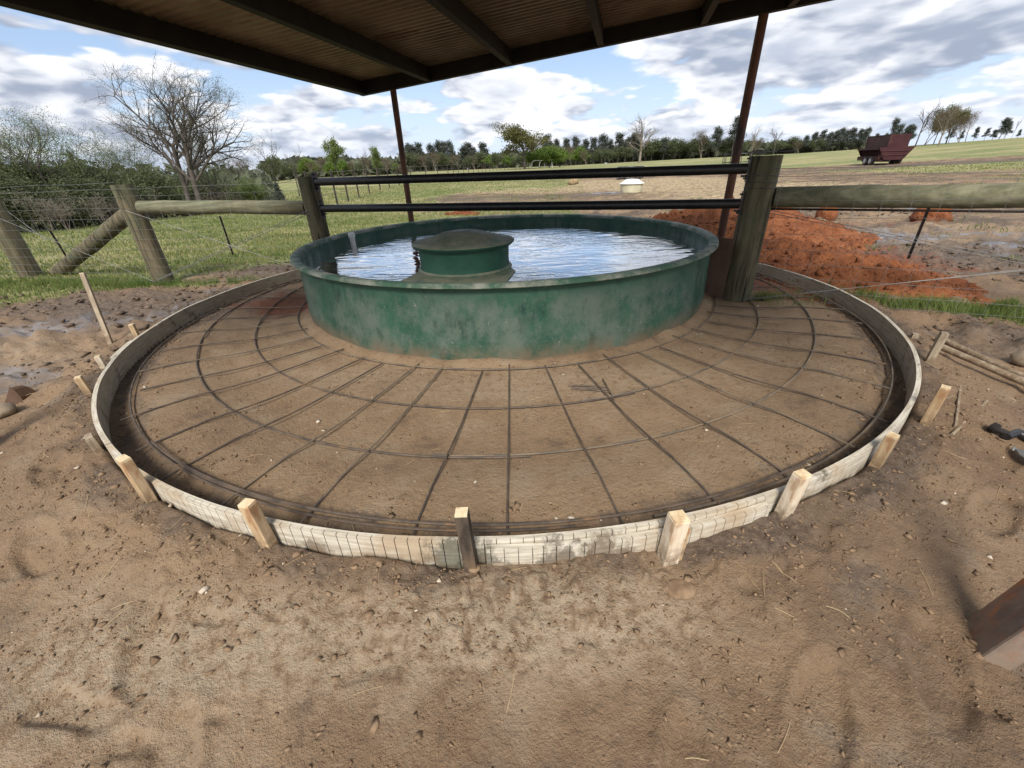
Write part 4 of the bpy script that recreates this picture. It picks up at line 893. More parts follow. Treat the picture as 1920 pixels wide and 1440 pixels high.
def loose():
    # poles
    for a, b, r, lab in (((1748, 655), (1990, 757), .017, 'rear of the two long tan wooden poles lying right of the form'), ((1740, 678), (1990, 762), .017, 'front of the two long tan wooden poles lying right of the form')):
        A, B = at(*a), at(*b); m = MB(); m.tube([(A.x, A.y, g1(A.x, A.y) + .030), (B.x, B.y, g1(B.x, B.y) + .026)], r, 12)
        tag(m.build('wooden_pole', MAT['stake_grey'], None, True), lab, 'pole', 'long tan poles')
    for a, b, lab in (((1783, 757), (1775, 828), 'straight short stick on the soil right of the form'), ((1836, 776), (1770, 841), 'longer pale stick lying aslant right of the form')):
        A, B = at(*a), at(*b); m = MB(); m.tube([(A.x, A.y, g1(A.x, A.y) + .009), (B.x, B.y, g1(B.x, B.y) + .007)], .0055, 6)
        tag(m.build('stick', MAT['stake_grey'], None, True), lab, 'stick')
    # black-handled hammer-like tool at the right edge
    t = thing('hand_hammer', (1.95, 1.3, 0), 'dark muddy hammer lying at the right edge of the picture', 'hammer')
    a = at(1838, 832); b = at(1870, 846); c = at(1890, 838); d = at(1990, 868)
    m = MB(); m.tube([(q.x, q.y, g1(q.x, q.y) + .02) for q in (b, c, c.lerp(d, .5), d)], [.014, .017, .017, .016], 10); m.build('handle', MAT['black'], t, True)
    m = MB(); m.tube([(q.x, q.y, g1(q.x, q.y) + .022) for q in (a, a.lerp(b, .35), a.lerp(b, .4), b.lerp(c, .3))], [.021, .021, .013, .012], 10); m.build('head', MAT['beam'], t, True)
    t = thing('trowel_blade', (1.88, 1.2, 0), 'grey metal scoop blade below the hammer at the right edge', 'trowel')
    a = at(1886, 862); b = at(1935, 888); n = 7; V = []; F = []
    for i in range(n):
        for j in range(5):
            q = a.lerp(b, i / (n - 1)); w = (j / 4 - .5) * .09 * (0.35 + .65 * min(1, i / 3)); z = g1(q.x, q.y) + .012 + .018 * (abs(j / 4 - .5) * 2) ** 2
            V.append((q.x + w * .5, q.y + w * .8, z))
    for i in range(n - 1):
        for j in range(4): F.append((i * 5 + j, i * 5 + j + 1, i * 5 + j + 6, i * 5 + j + 5))
    m = MB(); m.add(V, F); o = m.build('blade', MAT['wire'], t, True); o.modifiers.new('s', 'SOLIDIFY').thickness = .002
    # muddy shovel blade at left edge
    t = thing('shovel_blade', (-2.65, 1.95, 0), 'muddy upturned shovel blade in the soil at the left edge', 'shovel')
    a = at(14, 765); b = at(47, 757); V = []; F = []; zt = .11
    prof = [(0, -.01), (.02, .02), (.2, .045), (.5, .085), (.72, .07), (1.0, .02), (1.0, -.01)]
    m = MB(); P_ = [Vector((a.x, a.y, g1(a.x, a.y))).lerp(Vector((b.x, b.y, g1(b.x, b.y))), u) + Vector((0, 0.02 * math.sin(u * 3.1), z)) for u, z in prof]
    Q_ = [p_ + Vector((.01, .10 - p_.z * .5, -.01)) for p_ in P_]; n = len(P_)
    m.add(P_ + Q_, [tuple(range(n)), tuple(range(2 * n - 1, n - 1, -1))] + [(i, i + 1, n + i + 1, n + i) for i in range(n - 1)]); m.build('blade', MAT['channel'], t)
loose()

def o_loc(o): return np.array(o.location[:])
def scatter():
    rng = np.random.default_rng(3)
    def bits(name, pts, size, mat, label, seed, flat=0.7):
        r = np.random.default_rng(seed); n = len(pts)
        base = np.array([(1, 0, .2), (-1, .2, 0), (.3, 1, 0), (0, -1, .3), (.2, 0, .8), (0, 0, -1), (.8, .8, .6), (-.7, -.7, .5)])
        tri = np.array([(4, 6, 2), (4, 0, 6), (4, 2, 1), (4, 1, 7), (4, 7, 3), (4, 3, 0), (0, 2, 6), (1, 3, 7), (5, 2, 0), (5, 1, 2), (5, 3, 1), (5, 0, 3)])
        V = base[None] * (1 + r.uniform(-.45, .45, (n, 8, 1))) + r.normal(0, .14, (n, 8, 3)); a = r.uniform(0, 6.28, n); ca, sa = np.cos(a)[:, None], np.sin(a)[:, None]
        sx, sy = r.uniform(.6, 1.3, (n, 1)), r.uniform(.6, 1.3, (n, 1))
        x = V[..., 0] * sx; y = V[..., 1] * sy; V = np.stack([x * ca - y * sa, x * sa + y * ca, V[..., 2] * flat], -1) * size[:, None, None]
        V[..., 0] += pts[:, None, 0]; V[..., 1] += pts[:, None, 1]; V[..., 2] += (gz(pts[:, 0], pts[:, 1]) + size * 0.12)[:, None]
        F = (tri[None] + (np.arange(n) * 8)[:, None, None]).reshape(-1, 3)
        me = np_mesh(name, V.reshape(-1, 3), None, F, False); o = mesh_obj(name, me, MAT[mat]); tag(o, label, name.replace('_', ' '), kind='stuff')
    # clods: band outside the form, plus scattered
    n = 5200; a = rng.uniform(0, 2 * np.pi, n); rr = FR + 0.03 + np.abs(rng.normal(0, .17, n)); P1 = np.stack([FC[0] + rr * np.cos(a), FC[1] + rr * np.sin(a)], -1)
    dens = fbm(P1[:, 0], P1[:, 1], 2.3, 3, 8) + 0.25; P1 = P1[rng.random(n) < np.clip(dens * 1.8, 0.05, 1)]
    n = 1200; P2_ = np.stack([rng.uniform(-3.2, 3.0, n), rng.uniform(.15, 1.6, n)], -1); k = (dist_field(P2_[:, 0], P2_[:, 1]) > FR + .03) & (rng.random(n) < np.clip(fbm(P2_[:, 0], P2_[:, 1], 2.0, 3, 15) * 2.2 + .18, 0.03, 1)); P2_ = P2_[k]
    n = 1500; a = rng.uniform(0, 2 * np.pi, n); rr = FR - 0.04 - np.abs(rng.normal(0, .10, n)); P3_ = np.stack([FC[0] + rr * np.cos(a), FC[1] + rr * np.sin(a)], -1)
    P = np.vstack([P1, P2_, P3_]); s = 0.0025 + rng.gamma(1.6, .0024, len(P)); s = np.clip(s, .002, .012)
    bits('soil_clods', P, s, 'clod', 'crumbled brown clods scattered along the form and the foreground', 5, .55)
    n = 11000; P = np.stack([rng.uniform(-7, 8, n), rng.uniform(2.2, 9, n)], -1)
    k = (dist_field(P[:, 0], P[:, 1]) > FR + .1) & (zones(P[:, 0], P[:, 1])[4] > .3); P = P[k]
    bits('mud_clods', P, np.clip(.005 + rng.gamma(1.3, .007, len(P)), .004, .035), 'mudclod', 'dark churned mud lumps left and right of the form', 6)
    n = 520; P = np.stack([rng.uniform(-2.4, 2.4, n), rng.uniform(.2, 3.2, n)], -1); k = (np.hypot(P[:, 0] - TC[0], P[:, 1] - TC[1]) > 1.84) & (rng.random(n) < np.clip(.35 + fbm(P[:, 0], P[:, 1], 1.4, 3, 44) * 1.5, .05, 1)); P = P[k]
    bits('pale_pebbles', P, np.clip(.0022 + rng.gamma(1.3, .0022, len(P)), .002, .014), 'pebble', 'small pale pebbles and shell bits sprinkled on the soil', 7, .6)
    n = 80000; P = np.stack([rng.uniform(-3.4, 3.2, n), .12 + rng.random(n) ** 1.4 * 2.9], -1)
    dn = fbm(P[:, 0], P[:, 1], 2.6, 4, 71) * 1.6 + .30 + .5 * np.exp(-((dist_field(P[:, 0], P[:, 1]) - FR - .12) / .2) ** 2)
    k = (np.hypot(P[:, 0] - TC[0], P[:, 1] - TC[1]) > 1.84) & (np.abs(dist_field(P[:, 0], P[:, 1]) - FR + .01) > .03) & (rng.random(n) < np.clip(dn, .03, 1)); P = P[k]
    bits('soil_crumbs', P, np.clip(.0012 + rng.gamma(1.2, .0012, len(P)), .001, .008), 'clod', 'fine loose soil crumbs sprinkled over the trodden ground', 8, .75)
    # clay clods on the heaps
    dg = bpy.context.evaluated_depsgraph_get()
    from mathutils.bvhtree import BVHTree
    for o, nm, sd in [(o_, o_.name, i_) for i_, o_ in enumerate([q for q in col.objects if q.name.startswith('dirt_pile')])]:
        bv = BVHTree.FromObject(o, dg); r_ = np.random.default_rng(40 + sd); xs = np.array([v.co[:] for v in o.data.vertices]); lo, hi = xs.min(0), xs.max(0); n = int(900 * (hi[0] - lo[0]))
        V = []; S_ = []
        for _ in range(n):
            x, y = r_.uniform(lo[0], hi[0]), r_.uniform(lo[1], hi[1]); h_ = bv.ray_cast(Vector((x, y, 4)), Vector((0, 0, -1)))
            if h_[0] is not None: V.append(h_[0][:]); S_.append(min(.006 + r_.gamma(1.3, .009), .06))
        if not V: continue
        V = np.array(V); S_ = np.array(S_); nn = len(V)
        base = np.array([(1, 0, 0), (-1, 0, 0), (0, 1, 0), (0, -1, 0), (0, 0, 1), (0, 0, -1)]); tri = np.array([(4, 0, 2), (4, 2, 1), (4, 1, 3), (4, 3, 0), (5, 2, 0), (5, 1, 2), (5, 3, 1), (5, 0, 3)])
        W_ = base[None] * r_.uniform(.6, 1.3, (nn, 6, 1)) + r_.normal(0, .18, (nn, 6, 3)); W_ = W_ * S_[:, None, None] + V[:, None] - o_loc(o)
        me = np_mesh('clods', W_.reshape(-1, 3), None, (tri[None] + (np.arange(nn) * 6)[:, None, None]).reshape(-1, 3)); q = mesh_obj('clods', me, MAT['clay'], o); q['kind'] = 'stuff'
    # straw
    n = 230; P = np.stack([rng.uniform(-2.9, 2.6, n), rng.uniform(.2, 3.0, n)], -1); P = P[np.hypot(P[:, 0] - TC[0], P[:, 1] - TC[1]) > 1.84]; n = len(P)
    L_ = rng.uniform(.02, .09, n); a = rng.uniform(0, np.pi * 2, n); bend = rng.normal(0, .16, n); V = []; F = []
    t = np.linspace(0, 1, 5); w = 0.0007
    for i in range(n):
        ang = a[i] + bend[i] * t * 2; x = P[i, 0] + np.concatenate([[0], np.cumsum(np.cos(ang[:-1]) * L_[i] / 4)]); y = P[i, 1] + np.concatenate([[0], np.cumsum(np.sin(ang[:-1]) * L_[i] / 4)])
        z = gz(x, y) + .003 + .006 * np.sin(t * np.pi) * (i % 3 == 0); nx, ny = -np.sin(ang) * w, np.cos(ang) * w; b = len(V)
        for q in range(5): V += [(x[q] + nx[q], y[q] + ny[q], z[q]), (x[q], y[q], z[q] + w * 1.5), (x[q] - nx[q], y[q] - ny[q], z[q])]
        for q in range(4): F += [(b + q * 3, b + q * 3 + 1, b + q * 3 + 4, b + q * 3 + 3), (b + q * 3 + 1, b + q * 3 + 2, b + q * 3 + 5, b + q * 3 + 4)]
    me = np_mesh('straw_bits', V, F); o = mesh_obj('straw_bits', me, MAT['straw']); tag(o, 'thin pale straws and rootlets strewn over the soil', 'straw', kind='stuff')
MAT['mudclod'] = simple('mud_clod', (0.075, 0.052, 0.038), (0.16, 0.115, 0.08), 12, 0.9, 0.6, bscale=60)
scatter()

# ------------------------------------------------------------------ grass
def blades(name, P, h, w, mat, label, seed):
    r = np.random.default_rng(seed); n = len(P); a = r.uniform(0, 6.283, n); ln = r.normal(0, .35, (n, 2)) * h[:, None]
    z = gz(P[:, 0], P[:, 1]) - .004; dx, dy = np.cos(a) * w, np.sin(a) * w
    b0 = np.stack([P[:, 0] - dx, P[:, 1] - dy, z], -1); b1 = np.stack([P[:, 0] + dx, P[:, 1] + dy, z], -1)
    mx = np.stack([P[:, 0] + ln[:, 0] * .35, P[:, 1] + ln[:, 1] * .35, z + h * .6], -1); off = np.stack([dx, dy, 0 * dx], -1) * .7
    tp = np.stack([P[:, 0] + ln[:, 0], P[:, 1] + ln[:, 1], z + h], -1)
    V = np.stack([b0, b1, mx + off, mx - off, tp], 1).reshape(-1, 3); k = np.arange(n)[:, None] * 5
    me = np_mesh(name, V, np.hstack([k, k + 1, k + 2, k + 3]), np.hstack([k + 3, k + 2, k + 4])); o = mesh_obj(name, me, MAT[mat]); tag(o, label, 'grass', kind='stuff')
def build_grass():
    r = np.random.default_rng(12)
    def strip(c, rx, ry, rot, n):
        u, v = r.normal(0, .48, n), r.normal(0, .5, n); ca, sa = math.cos(rot), math.sin(rot); P = np.stack([c[0] + u * rx * ca - v * ry * sa, c[1] + u * rx * sa + v * ry * ca], -1)
        return P[fbm(P[:, 0], P[:, 1], 3.0, 3, 4) > -.18]
    P = np.vstack([strip((-5.3, 4.95), 1.9, .18, R(-9), 9000), strip((3.35, 2.82), .85, .17, R(-30), 5200), strip((2.10, 3.29), .18, .06, R(-25), 420), strip((2.25, 3.05), .3, .07, R(-30), 60), strip((-3.2, 4.72), .5, .05, R(-8), 500)])
    k = (dist_field(P[:, 0], P[:, 1]) > FR + .04) | (np.hypot(P[:, 0] - 2.1, P[:, 1] - 3.25) < .45); P = P[k]
    blades('fence_line_grass', P, r.uniform(.03, .095, len(P)), r.uniform(.0015, .003, len(P)), 'grass', 'tufts of green grass growing along the foot of the fence', 1)
    n = 330000; az = R(1) * r.uniform(-62, 58, n); d = 5.8 * (34 / 5.8) ** r.random(n); X, Y = d * np.sin(az), d * np.cos(az); g = zones(X, Y)[0]
    pn = fbm(X, Y, .9, 4, 66) * .9; k = (r.random(n) < np.clip(g + pn - .15, 0, 1)); P = np.stack([X[k], Y[k]], -1); d = d[k]; m = r.random(len(P)) < .62
    h = r.uniform(.022, .065, len(P)); w = .0022 + .00042 * d
    blades('pasture_grass', P[m], h[m], w[m], 'grass', 'short green pasture grass beyond the fence', 2)
    blades('dry_pasture_grass', P[~m], h[~m] * .9, w[~m], 'drygrass', 'pale yellowish blades mixed through the pasture', 3)
build_grass()

# ------------------------------------------------------------------ feeders and trailer in the pasture
def place(px, py, d):
    q = far(px, py, d); return Vector((q.x, q.y, float(gz(np.array([q.x]), np.array([q.y]))[0])))
def build_field():
    p = place(1183, 362, 17.6); t = thing('mineral_feeder', p, 'cream tub mineral feeder with white domed lid out in the pasture', 'feeder')
    m = MB(); m.lathe([(.0, .0), (.37, .0), (.40, .14), (.42, .28), (.40, .28), (.38, .05)], p, 40); m.build('tub', MAT['cream'], t, True)
    m = MB(); m.lathe([(.43, .281), (.46, .285), (.46, .30), (.36, .345), (.25, .42), (.18, .44), (.08, .43), (.0005, .43)], p, 40); m.build('lid', MAT['white'], t, True)
    def ring_feeder(p, r, h, label, n=14):
        t = thing('hay_ring', p, label, 'hay feeder'); a = np.linspace(0, 2 * np.pi, 36, endpoint=False)
        for z in (.04, h * .45, h): m = MB(); m.tube([(p.x + r * math.cos(k), p.y + r * math.sin(k), p.z + z) for k in a], .024, 6, False, True); m.build('hoop', MAT['black'], t, True)
        for k in range(n):
            q = 2 * math.pi * k / n; m = MB(); m.tube([(p.x + r * math.cos(q), p.y + r * math.sin(q), p.z + .0), (p.x + r * math.cos(q), p.y + r * math.sin(q), p.z + h)], .02, 6); m.build('upright', MAT['black'], t, True)
    ring_feeder(place(1180, 343, 27), .72, .62, 'black pipe hay ring showing under the upper rail beyond the cream feeder')
    p = place(1384, 320, 36); ring_feeder(p, 1.1, max(.9, htop(1384, 297, p.x, p.y) - p.z), 'black pipe hay ring rising above the upper rail beside the shelter post', 12)
    p = place(1075, 347, 24); rock((p.x, p.y, p.z + .14), (.26, .2, .2), 21, 'hay', 'hay_lump', 'dark rounded leftover lump of hay in the strewn straw', 'hay')
    # white hoop gate far away
    t = None; p = place(1006, 309, 78); t = thing('pipe_gate', p, 'tiny white bent pipe gate at the end of the far fence row', 'gate')
    for dx in (-.9, .4):
        m = MB(); m.tube([(p.x + dx, p.y, p.z - .1), (p.x + dx + .15, p.y, p.z + .9), (p.x + dx + .5, p.y, p.z + 1.15), (p.x + dx + 2.2, p.y + .6, p.z + 1.15), (p.x + dx + 2.3, p.y + .6, p.z)], .06, 6); m.build('pipe', MAT['white'], t, True)
    # far post fence
    def post_fence(pts, label, h=1.15, r=.035, wires=3):
        P = [place(*q) for q in pts]; t = thing('post_fence', P[0], label, 'fence')
        for q in P: m = MB(); m.tube([q + Vector((0, 0, -.2)), q + Vector((0, 0, h))], r, 6); m.build('post', MAT['bark_d'], t, True)
        m = MB()
        for k in range(wires):
            z = h * (.35 + .3 * k); m.tube([q + Vector((0, 0, z)) for q in P], .008, 3, False)
        m.build('wire', MAT['barb'], t)
    pts = []
    for px, py, d in ((590, 402, 15.5), (608, 393, 16.5), (633, 384, 18), (654, 379, 19.5), (674, 373, 21.5), (694, 368, 24), (714, 361, 27), (731, 355, 30), (749, 350, 33), (772, 345, 36), (800, 340, 40), (822, 336, 44), (841, 333, 48), (851, 331, 52), (860, 330, 55), (870, 328, 57), (879, 327, 59), (888, 326, 61), (897, 325, 63), (904, 324, 65), (911, 323, 67), (918, 322, 69), (925, 322, 71), (932, 321, 72), (939, 320, 74), (946, 320, 75), (953, 319, 76), (960, 318, 78), (967, 318, 79), (975, 317, 80), (983, 316, 81), (991, 316, 82)): pts.append((px, py, d))
    post_fence(pts, 'long row of thin dark posts and wire crossing the far pasture')
    # feed trailer
    p = place(1672, 306, 33); los = math.atan2(p.x, p.y)
    th = los - R(27)                       # heading of end-face normal, swung a little to the right of the camera
    nrm = Vector((-math.sin(th), -math.cos(th), 0)); ux = Vector((math.cos(th), -math.sin(th), 0)); vy = -nrm
    # ux runs to the right along the end face, vy runs along the length, away
    t = thing('feed_trailer', p, 'dark red wheeled hay feed wagon standing on the muddy rise', 'trailer')
    def W(u, v, z): return p + ux * u + vy * v + Vector((0, 0, z))
    LN = 2.3; zb, zm, zt = .24, .86, 1.46; bw, mw_, hw = .44, .84, .48
    def end(v, nm):
        m = MB(); prof = [(-bw, zb), (bw, zb), (mw_, zm), (hw, zm), (hw, zt), (-hw, zt), (-hw, zm), (-mw_, zm)]
        n = 8; m.add([W(u, v, z) for u, z in prof] + [W(u, v + .03, z) for u, z in prof], [tuple(range(n)), tuple(range(2 * n - 1, n - 1, -1))] + [(i, (i + 1) % n, n + (i + 1) % n, n + i) for i in range(n)])
        e = m.build(nm, MAT['maroon'], t)
        for zz in (.46, .66):
            m = MB(); k = (zz - zb) / (zm - zb); hw2 = bw + (mw_ - bw) * k; m.add([W(-hw2 + .04, v - .035, zz), W(hw2 - .04, v - .035, zz), W(hw2 - .04, v - .002, zz + .035), W(-hw2 + .04, v - .002, zz + .035), W(hw2 - .04, v - .002, zz - .035), W(-hw2 + .04, v - .002, zz - .035)], [(0, 1, 2, 3), (1, 0, 5, 4)]); m.build('rib', MAT['maroon'], e)
    end(0, 'end_panel'); end(LN, 'end_panel')
    def panel(a, b, c, d, nm, mat='maroon', tk=.025):
        m = MB(); nn = (b - a).cross(d - a).normalized() * tk; m.add([a, b, c, d, a + nn, b + nn, c + nn, d + nn], [(0, 1, 2, 3), (7, 6, 5, 4), (0, 1, 5, 4), (1, 2, 6, 5), (2, 3, 7, 6), (3, 0, 4, 7)]); return m.build(nm, MAT[mat], t)
    v0, v1 = .033, LN - .003
    panel(W(bw, v0, zb), W(bw, v1, zb), W(mw_, v1, zm), W(mw_, v0, zm), 'side_panel'); panel(W(-mw_, v0, zm - .10), W(-mw_, v1, zm - .10), W(-mw_, v1, zm), W(-mw_, v0, zm), 'trough_lip')
    panel(W(-bw, v0, zb), W(-bw, v1, zb), W(bw, v1, zb), W(bw, v0, zb), 'floor'); panel(W(-.70, v0, zb + .02), W(-.70, v1, zb + .02), W(-.72, v1, zb + .20), W(-.72, v0, zb + .20), 'trough_lip')
    panel(W(-.70, v0, zb), W(-.70, v1, zb), W(-bw, v1, zb), W(-bw, v0, zb), 'trough_floor')
    panel(W(hw - .01, v0, zm), W(hw - .01, v1, zm), W(hw - .01, v1, zt), W(hw - .01, v0, zt), 'hopper_side', 'maroon2'); panel(W(-hw + .02, v0, zm), W(-hw + .02, v1, zm), W(-hw + .02, v1, zt), W(-hw + .02, v0, zt), 'hopper_side', 'maroon2')
    panel(W(-hw + .02, v0, zt - .035), W(-hw + .02, v1, zt - .035), W(hw - .02, v1, zt - .035), W(hw - .02, v0, zt - .035), 'hopper_top', 'maroon2')
    panel(W(-mw_ + .02, v0, zm - .03), W(-mw_ + .02, v1, zm - .03), W(-hw, v1, zm - .03), W(-hw, v0, zm - .03), 'trough_hood', 'maroon2')
    for k in range(9):
        v = .2 + k * (LN - .4) / 8; m = MB(); m.tube([W(-hw - .05, v, zb), W(-hw - .12, v, zm - .04)], .022, 6); m.build('feed_bar', MAT['maroon2'], t, True)
    m = MB(); m.bar(W(-.3, -.3, .19), W(-.3, LN + .2, .19), .07, .07); m.bar(W(.3, -.2, .19), W(.3, LN + .2, .19), .07, .07); m.bar(W(-.66, .75, .21), W(.66, .75, .21), .05, .05); m.bar(W(-.66, 1.32, .21), W(.66, 1.32, .21), .05, .05); m.build('chassis', MAT['beam'], t)
    for v in (.75, 1.32):
        for s_ in (-1, 1):
            c = W(s_ * .66, v, .21); m = MB(); A = c - ux * .09; B = c + ux * .09
            m.tube([A, A + ux * .03, B - ux * .03, B], [.18, .225, .225, .18], 20); w_ = m.build('wheel', MAT['tyre'], t, True)
            m = MB(); m.tube([c - ux * .095 * 1.0, c - ux * .088], [.115, .13], 16); m.build('rim', MAT['rim'], w_, True)
build_field()

# ------------------------------------------------------------------ trees
def tubes_np(P0, P1, R0, R1, n):
    D = P1 - P0; D = D / (np.linalg.norm(D, axis=1, keepdims=True) + 1e-9)
    ref = np.where(np.abs(D[:, 2:3]) < .9, np.array([[0, 0, 1.]]), np.array([[1., 0, 0]])); A = np.cross(D, ref); A /= np.linalg.norm(A, axis=1, keepdims=True); B = np.cross(D, A)
    t = np.arange(n) * 2 * np.pi / n; c, s = np.cos(t)[None, :, None], np.sin(t)[None, :, None]
    ring = A[:, None] * c + B[:, None] * s
    V = np.concatenate([P0[:, None] + ring * R0[:, None, None], P1[:, None] + ring * R1[:, None, None]], 1).reshape(-1, 3)
    k = np.arange(n); q = np.stack([k, (k + 1) % n, n + (k + 1) % n, n + k], -1); F = (q[None] + (np.arange(len(P0)) * 2 * n)[:, None, None]).reshape(-1, 4)
    return V, F
def seg_mesh(name, segs):
    P0 = np.array([s[0] for s in segs]); P1 = np.array([s[1] for s in segs]); R0 = np.array([s[2] for s in segs]); R1 = np.array([s[3] for s in segs])
    Vs = []; Fs = []; b = 0
    for lo, hi, n in ((0.06, 99, 8), (0.02, .06, 5), (0, .02, 3)):
        k = (R0 >= lo) & (R0 < hi)
        if k.any(): V, F = tubes_np(P0[k], P1[k], R0[k], R1[k], n); Vs.append(V); Fs.append(F + b); b += len(V)
    return np_mesh(name, np.vstack(Vs), np.vstack(Fs), None, True)
def grow(seed, H, trunk=.3, spread=.55, lv=3, kids=(3, 2, 2, 2), r0=None, wob=.16, trop=.08, ratio=(.62, .6, .55, .5), angle=(28, 62), lean=(0, 0), stems=1, rmin=.006):
    rng = np.random.default_rng(seed); segs = []; tips = []; r0 = r0 or H * .022
    def nrm(v): return v / (np.linalg.norm(v) + 1e-9)
    def br(p, d, L_, r, l):
        n = (6, 5, 4, 3, 2)[min(l, 4)]
        for i in range(n):
            d = nrm(d + rng.normal(0, wob * (.35 if l == 0 else 1), 3) + np.array([0, 0, trop if l else .10])); q = p + d * L_ / n; r1 = r * (1 - .62 / n)
            segs.append((p, q, r, r1))
            if l < lv and (i >= (2 if l == 0 else 1) or (l == 0 and i * L_ / n > trunk * H)):
                m = kids[l] if i < n - 1 else kids[l] + 1
                for _ in range(m):
                    if rng.random() < .12: continue
                    a = R(rng.uniform(*angle)); ax = nrm(np.cross(d, rng.normal(0, 1, 3))); cd = nrm(d * math.cos(a) + ax * math.sin(a))
                    br(q, cd, L_ * ratio[l] * rng.uniform(.65, 1.15) * (1.0 if l == 0 else (1 - .08 * i)), max(r1 * rng.uniform(.5, .76), rmin), l + 1)
            p, r = q, r1
            if l >= lv: tips.append(q)
        if l >= lv - 1: tips.append(p)
    for s in range(stems):
        a = rng.uniform(0, 6.28); d0 = np.array([lean[0], lean[1], 1.0]) + (np.array([math.cos(a), math.sin(a), 0]) * (.35 if stems > 1 else 0))
        br(np.array([0., 0, -.15]), nrm(d0), H * spread * rng.uniform(.85, 1.05), r0 / math.sqrt(stems), 0)
    tips = np.array(tips); top = max(s[1][2] for s in segs); k = H / top
    segs = [(a * k, b * k, c, d) for a, b, c, d in segs]
    return segs, tips * k
def leaf_mesh(name, C_, size, seed, per=3, spread=.18, flat=1.0):
    r = np.random.default_rng(seed); P = np.repeat(C_, per, 0) + r.normal(0, spread, (len(C_) * per, 3)); n = len(P); s = size * r.uniform(.5, 1.3, n)
    A = r.normal(0, 1, (n, 3)); A /= np.linalg.norm(A, axis=1, keepdims=True); B = np.cross(A, r.normal(0, 1, (n, 3))); B /= np.linalg.norm(B, axis=1, keepdims=True); B *= .7
    V = np.stack([P - A * s[:, None], P + B * s[:, None] * .8, P + A * s[:, None], P - B * s[:, None] * .8], 1).reshape(-1, 3)
    return np_mesh(name, V, np.arange(n * 4).reshape(-1, 4))
def pine_proto(seed, H):
    rng = np.random.default_rng(seed); segs = []; C_ = []; n = 9; p = np.array([0., 0, -.2])
    for i in range(n):
        q = p + np.array([rng.normal(0, .012 * H), rng.normal(0, .012 * H), H / n]); r = H * .017 * (1 - i / n) + .01; segs.append((p, q, r, r * .88)); p = q
        f = (i + 1) / n
        if f > .42:
            for _ in range(int(rng.integers(3, 6))):
                a = rng.uniform(0, 6.28); L_ = H * .20 * (1.15 - .75 * (f - .42) / .58) * rng.uniform(.5, 1.2); d = np.array([math.cos(a), math.sin(a), rng.uniform(-.05, .5)]); b0 = q - np.array([0, 0, rng.uniform(0, H / n)]); e = b0 + d * L_
                segs.append((b0, e, H * .005, H * .002))
                for t in (.55, .8, 1.0): C_.append(b0 + d * L_ * t + rng.normal(0, .02 * H, 3))
    C_.append(p); C_.append(p - np.array([0, 0, .04 * H])); return segs, np.array(C_)
PROTO = {}
def add_proto(key, segs, tips, bark, leaf=None, lsize=.1, per=3, spread=.2, seed=0, frac=1.0):
    tm = seg_mesh('trunk_' + key, segs); tm.materials.append(MAT[bark]); cm = None
    if leaf:
        r = np.random.default_rng(seed); tips = tips[r.random(len(tips)) < frac]; cm = leaf_mesh('crown_' + key, tips, lsize, seed, per, spread); cm.materials.append(MAT[leaf])
    PROTO[key] = (tm, cm)
def put(key, px, py, d, top_py, label, cat='tree', group=None, rot=0, top_px=None, name='tree', sx=1.0, H0=None, zoff=0.0):
    q = far(px, py, d); x, y = q.x, q.y; z = terr(q) + zoff; zt = htop(top_px or px, top_py, x, y); H = max(zt - z, .5); k = H / PH[key]
    o = thing(name, (x, y, z), label, cat, group); o.rotation_euler = (0, 0, rot); o.scale = (k * sx, k * sx, k)
    tm, cm = PROTO[key]
    a = bpy.data.objects.new('trunk', tm); col.objects.link(a); a.parent = o
    if cm: b = bpy.data.objects.new('crown', cm); col.objects.link(b); b.parent = o
    return o
PH = {}
